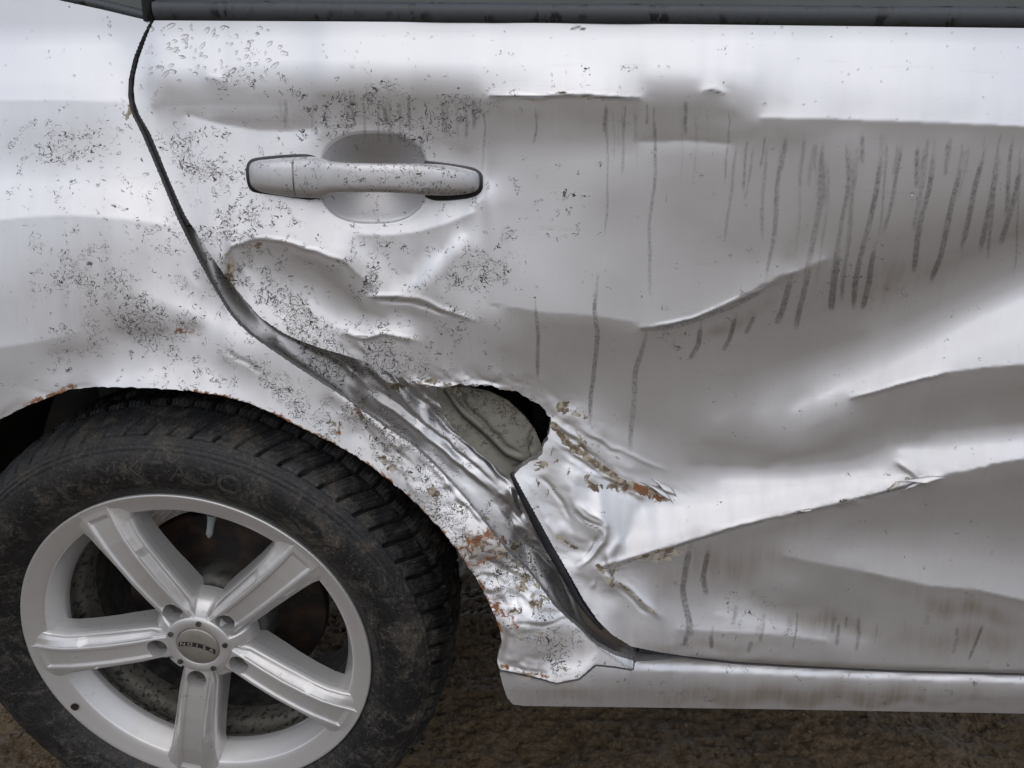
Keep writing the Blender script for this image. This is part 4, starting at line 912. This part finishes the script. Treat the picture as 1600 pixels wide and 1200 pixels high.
def apply_bool(o, cutters):
    lo = min(v.co.y for v in o.data.vertices)
    for sol in ('EXACT', 'FAST'):
        for c in cutters:
            md = o.modifiers.new('b', 'BOOLEAN'); md.operation = 'DIFFERENCE'; md.solver = sol; md.object = c
        dg = bpy.context.evaluated_depsgraph_get(); me = bpy.data.meshes.new_from_object(o.evaluated_get(dg))
        o.modifiers.clear()
        if min(v.co.y for v in me.vertices) > lo-.003 and len(me.vertices) > 200: o.data = me; return
    print('no cut')
def cyl(r, y0, y1, cx, cz, n=28, r2=None):
    V = []; r2 = r2 or r
    for y, q in ((y0, r), (y1, r2)):
        for k in range(n): t = 2*np.pi*k/n; V.append((cx+q*math.cos(t), y, cz+q*math.sin(t)))
    me = bpy.data.meshes.new('cutter'); me.from_pydata(V, [], [[k, (k+1) % n, n+(k+1) % n, n+k] for k in range(n)]+[list(range(n))[::-1], list(range(n, 2*n))])
    outward(me)
    o = bpy.data.objects.new('cutter', me); COL.objects.link(o); return o
A0 = wheel_px(np.array(298.), np.array(1190.), .0)[0]
print('spoke angles', [round(math.degrees(wheel_px(np.array(float(a)), np.array(float(b)), 0.)[0])-math.degrees(A0), 1) for a, b in ((150, 795), (493, 872), (545, 1143), (44, 1018))])
print('lug', [tuple(np.round(wheel_px(np.array(float(a)), np.array(float(b)), .009), 3)) for a, b in ((270, 967), (345, 985), (245, 1018), (361, 1043), (298, 1058))])
SP0 = SPOKE_OFF+A0
for k in range(5):
    ang = SP0+k*2*np.pi/5
    V, ns = spoke_verts(0); nr = len(rs)
    c, s = math.cos(ang), math.sin(ang)
    Vw = np.stack([V[:, 0]*c-V[:, 2]*s, V[:, 1], V[:, 0]*s+V[:, 2]*c], 1)
    Q = [list(map(int, q)) for q in grid_quads(nr, ns)]
    i = np.arange(nr*ns).reshape(nr, ns)
    Q += [[int(i[r, 0]), int(i[r+1, 0]), int(i[r+1, -1]), int(i[r, -1])] for r in range(nr-1)]
    Q += [list(map(int, i[0])), list(map(int, i[-1][::-1]))]
    me = bpy.data.meshes.new('spoke'); me.from_pydata(Vw.tolist(), [], Q)
    outward(me)
    o = link('spoke', me, wheel, ALLOY)
    bpy.context.view_layer.update()
    lx, lz = .0555*c, .0555*s
    cut = cyl(.0128, -.02, .030, lx, lz); cut.matrix_world = wheel.matrix_world
    o.matrix_world = wheel.matrix_world
    bpy.context.view_layer.update()
    apply_bool(o, [cut]); o.matrix_local = Matrix.Identity(4)
    bpy.data.objects.remove(cut)
    for p in o.data.polygons: p.use_smooth = False
    # lug hole floor and its bolt seat
    me = cyl(.0126, .024, .026, lx, lz); m2 = me.data; bpy.data.objects.remove(me); link('bolt_seat', m2, wheel, HUBGREY)
    me = cyl(.0085, .018, .025, lx, lz, 6); m2 = me.data; bpy.data.objects.remove(me); link('wheel_bolt', m2, wheel, HUBGREY)
def hub_disp(R_, Y, T):
    w = np.clip(-np.cos(5*(T-SP0))*1.6-.25, 0, 1); w = w*w*(3-2*w)
    tgt = np.interp(R_, [.0424, .047, .055, .062, .066], [.0105, .0122, .0165, .0240, .045])
    return R_, np.where(R_ > .0424, Y*(1-w)+np.minimum(Y, tgt)*w, Y)
# hub face with the small holes
revolve('hub', [(.0001, .0120), (.0277, .0120), (.0279, .0085), (.0287, .0078), (.036, .0080), (.041, .0088), (.0425, .0105), (.0445, .029), (.050, .031), (.056, .032), (.062, .034), (.066, .045)], 240, ALLOY, wheel, hub_disp)
for k in range(5):
    ang = SP0+(k+.5)*2*np.pi/5; x, z = .0365*math.cos(ang), .0365*math.sin(ang)
    c_ = cyl(.0033, .0055, .0079, x, z, 16); m2 = c_.data; bpy.data.objects.remove(c_); link('hub_hole_plug', m2, wheel, HUBGREY)
cap = revolve('centre_cap', [(.0001, .0062), (.015, .0063), (.0255, .0070), (.0268, .0078), (.0270, .0105)], 80, CAPMAT, wheel)
# emblem band on the cap
def band(name, r0, off, half, yy, mat, n=24):
    V = []
    for i in range(n+1):
        t = -half+2*half*i/n; V += [(t, yy, off-t*t*9.0-r0), (t, yy, off-t*t*9.0+r0)]
    return V, grid_quads(n+1, 2)
TXA = -math.radians(12)
def rotpts(V): c, s = math.cos(TXA), math.sin(TXA); V = np.array(V); return np.stack([V[:, 0]*c-V[:, 2]*s, V[:, 1], V[:, 0]*s+V[:, 2]*c], 1)
V, Q = band('b', .0033, .0035, .0235, .0058, None); me = np_mesh('cap_band', rotpts(V), Q, False); link('cap_band', me, wheel, DARKPRINT)
def text_mesh(txt, size, ext):
    cu = bpy.data.curves.new('t', 'FONT'); cu.body = txt; cu.size = size; cu.extrude = ext; cu.align_x = 'CENTER'; cu.align_y = 'CENTER'; cu.resolution_u = 2
    o = bpy.data.objects.new('t', cu); COL.objects.link(o); dg = bpy.context.evaluated_depsgraph_get(); me = bpy.data.meshes.new_from_object(o.evaluated_get(dg)); bpy.data.objects.remove(o); return me
for i, ch in enumerate('NOISA'):
    me = text_mesh(ch, .0072, .0001); cx = (i-2)*.0092
    V = [(cx+v.co.x*1.25, .0055-v.co.z, v.co.y*1.0+.0035-(cx+v.co.x)**2*9) for v in me.vertices]; V = rotpts(V)
    for v, p in zip(me.vertices, V): v.co = p
    me.materials.clear(); link('cap_letter', me, wheel, LIGHTPRINT)
# tyre
def tyre_disp(R_, Y, T):
    n = 74; ph = T*n/(2*np.pi)
    tread = np.clip((R_-.2985)/.004, 0, 1)*(Y < .19)
    slant = (Y-.02)*9.0+.35*np.sin((Y-.02)*40)
    q = (ph+slant) % 1; g = np.clip(1-np.abs(q-.5)/.11, 0, 1); g = np.clip(g*2.2, 0, 1)
    sipe = np.zeros_like(R_)
    for o in (.14, .30, .70, .86): sipe = np.maximum(sipe, np.clip(1-np.abs(((ph+slant*1.05) % 1)-o)/.034, 0, 1))
    circ = np.zeros_like(R_)
    for y in (.052, .088, .126): circ = np.maximum(circ, np.clip(1.6-np.abs(Y-y)/.0042, 0, 1))
    edge = np.clip((Y-.012)/.004, 0, 1)
    d = np.maximum(np.maximum(g*.0090, sipe*.0042*edge), circ*.007)*tread
    side = (Y < .03)*(R_ < .3005)
    rib = .0009*np.sin((R_-.286)*2*np.pi/.0048)*(R_ > .286)*side
    rib += -.0010*np.exp(-((R_-.2845)/.0007)**2)*side - .0009*np.exp(-((R_-.2395)/.0007)**2)*side
    # fine radial ribs in patches of the sidewall
    pat = (np.sin(T*7+1) > .25)*(R_ > .247)*(R_ < .279)*side
    rib += .00028*np.sin(T*760)*pat
    wob = .0006*np.sin(T*37+Y*90)+.0005*np.sin(T*61+1)
    return R_-d+wob*tread, Y-rib
tprof = [(.2195, .010), (.2235, .0035), (.228, -.0015), (.236, -.0075), (.246, -.0125), (.258, -.0155), (.270, -.0155), (.281, -.0125), (.290, -.0075), (.297, -.001), (.3015, .005), (.3055, .0115), (.309, .019), (.3125, .029), (.315, .042), (.3162, .06), (.317, .09), (.3165, .125), (.314, .155), (.307, .18), (.29, .203), (.26, .212), (.235, .205), (.215, .19)]
tyre = revolve('tyre', tprof, 2280, TYRE, wheel, tyre_disp, 5)
# raised outline lettering
def side_y(r):
    P = smooth_poly(np.array(tprof), False, 5); m = P[:, 1] < .03; return float(np.interp(r, P[m, 0], P[m, 1]))
def side_text(txt, a_mid, r_mid, size, pitch, name):
    for i, ch in enumerate(txt):
        if ch == ' ': continue
        cu = bpy.data.curves.new('t', 'FONT'); cu.body = ch; cu.size = size; cu.extrude = .0004; cu.align_x = 'CENTER'; cu.align_y = 'CENTER'; cu.resolution_u = 3
        cu.bevel_depth = .0003; cu.bevel_resolution = 0
        o = bpy.data.objects.new('t', cu); COL.objects.link(o); dg = bpy.context.evaluated_depsgraph_get(); me = bpy.data.meshes.new_from_object(o.evaluated_get(dg)); bpy.data.objects.remove(o)
        a0 = a_mid-(i-(len(txt)-1)/2)*pitch
        for v in me.vertices:
            r = r_mid+v.co.y; a = a0-v.co.x*1.15/r_mid
            v.co = (r*math.cos(a), side_y(r)-.0002-v.co.z, r*math.sin(a))
        me.materials.clear(); link(name, me, wheel, LETTER)
am = wheel_px(np.array(350.), np.array(745.), -.015); print('letter', am)
side_text('MATADOR', LETTER_A, .2615, .034, .108, 'tyre_letter')
# brake and valve
disc = revolve('brake_disc', [(.040, .075), (.075, .075), (.077, .095), (.135, .096), (.137, .100), (.137, .112), (.07, .114)], 120, RUSTY, wheel)
revolve('brake_hat', [(.001, .048), (.062, .048), (.071, .052), (.0755, .062), (.076, .094)], 90, HUBGREY, wheel)
va = wheel_px(np.array(327.), np.array(825.), .03)
tube('valve', [((va[1]-.014+.028*k/7)*math.cos(va[0]), .030+.001*k, (va[1]-.014+.028*k/7)*math.sin(va[0])) for k in range(8)], [.0012, .0040, .0042, .0040, .0044, .0046, .0052, .006], VALVE, wheel, 12)
bd = wheel_px(np.array(110.), np.array(1107.), .004)
c_ = cyl(.0052, .0015, .0035, .2115*math.cos(bd[0]), .2115*math.sin(bd[0]), 18); m2 = c_.data; bpy.data.objects.remove(c_); link('rim_weight_mark', m2, wheel, RUSTY)

# ------------------------------------------------------------------ dark inside of the arch and under the car
n = 40; V = []
for i in range(n+1):
    a = math.radians(-2+188*i/n); 
    for y in (.045, .36): V.append((.02+.425*math.cos(a), y, .33+.425*math.sin(a)))
link('wheel_arch_liner', np_mesh('wheel_arch_liner', V, grid_quads(n+1, 2)), car, BLACK)
link('underbody', box_mesh('underbody', [(.42, 1.9, .13, 1.25, .36, 1.0), (-.30, .42, .40, 1.25, .42, 1.0), (-.95, -.30, .42, 1.25, .40, 1.0), (-.42, .42, .12, .36, .76, 1.0), (-.9, 1.9, .20, 1.65, 1.0, 1.32)]), car, BLACK)

# ------------------------------------------------------------------ clods and grit on the mud
R = random.Random(21); V = []; Q = []
ph = (1+5**.5)/2
ico = [(-1, ph, 0), (1, ph, 0), (-1, -ph, 0), (1, -ph, 0), (0, -1, ph), (0, 1, ph), (0, -1, -ph), (0, 1, -ph), (ph, 0, -1), (ph, 0, 1), (-ph, 0, -1), (-ph, 0, 1)]
icf = [(0, 11, 5), (0, 5, 1), (0, 1, 7), (0, 7, 10), (0, 10, 11), (1, 5, 9), (5, 11, 4), (11, 10, 2), (10, 7, 6), (7, 1, 8), (3, 9, 4), (3, 4, 2), (3, 2, 6), (3, 6, 8), (3, 8, 9), (4, 9, 5), (2, 4, 11), (6, 2, 10), (8, 6, 7), (9, 8, 1)]
for i in range(5200):
    x = R.uniform(-.55, 1.45); y = R.uniform(.0, .72); s = .0012+.0035*R.random()**3+(.006*R.random() if R.random() < .03 else 0)
    jx = int(np.searchsorted(gx, x)); jy = int(np.searchsorted(gy, y)); z = float(H[jy, jx]); b = len(V)
    e = (R.uniform(.7, 1.5), R.uniform(.7, 1.4), R.uniform(.4, .8))
    for v in ico: V.append((x+v[0]*s*.55*e[0]*R.uniform(.75, 1.2), y+v[1]*s*.55*e[1]*R.uniform(.75, 1.2), z+v[2]*s*.55*e[2]*R.uniform(.75, 1.2)+s*.15))
    Q += [(b+a_, b+b_, b+c_) for a_, b_, c_ in icf]
link('grit', np_mesh('grit', V, Q, False), None, MUD, kind='stuff', label='small clods and grit lying on the brown mud')
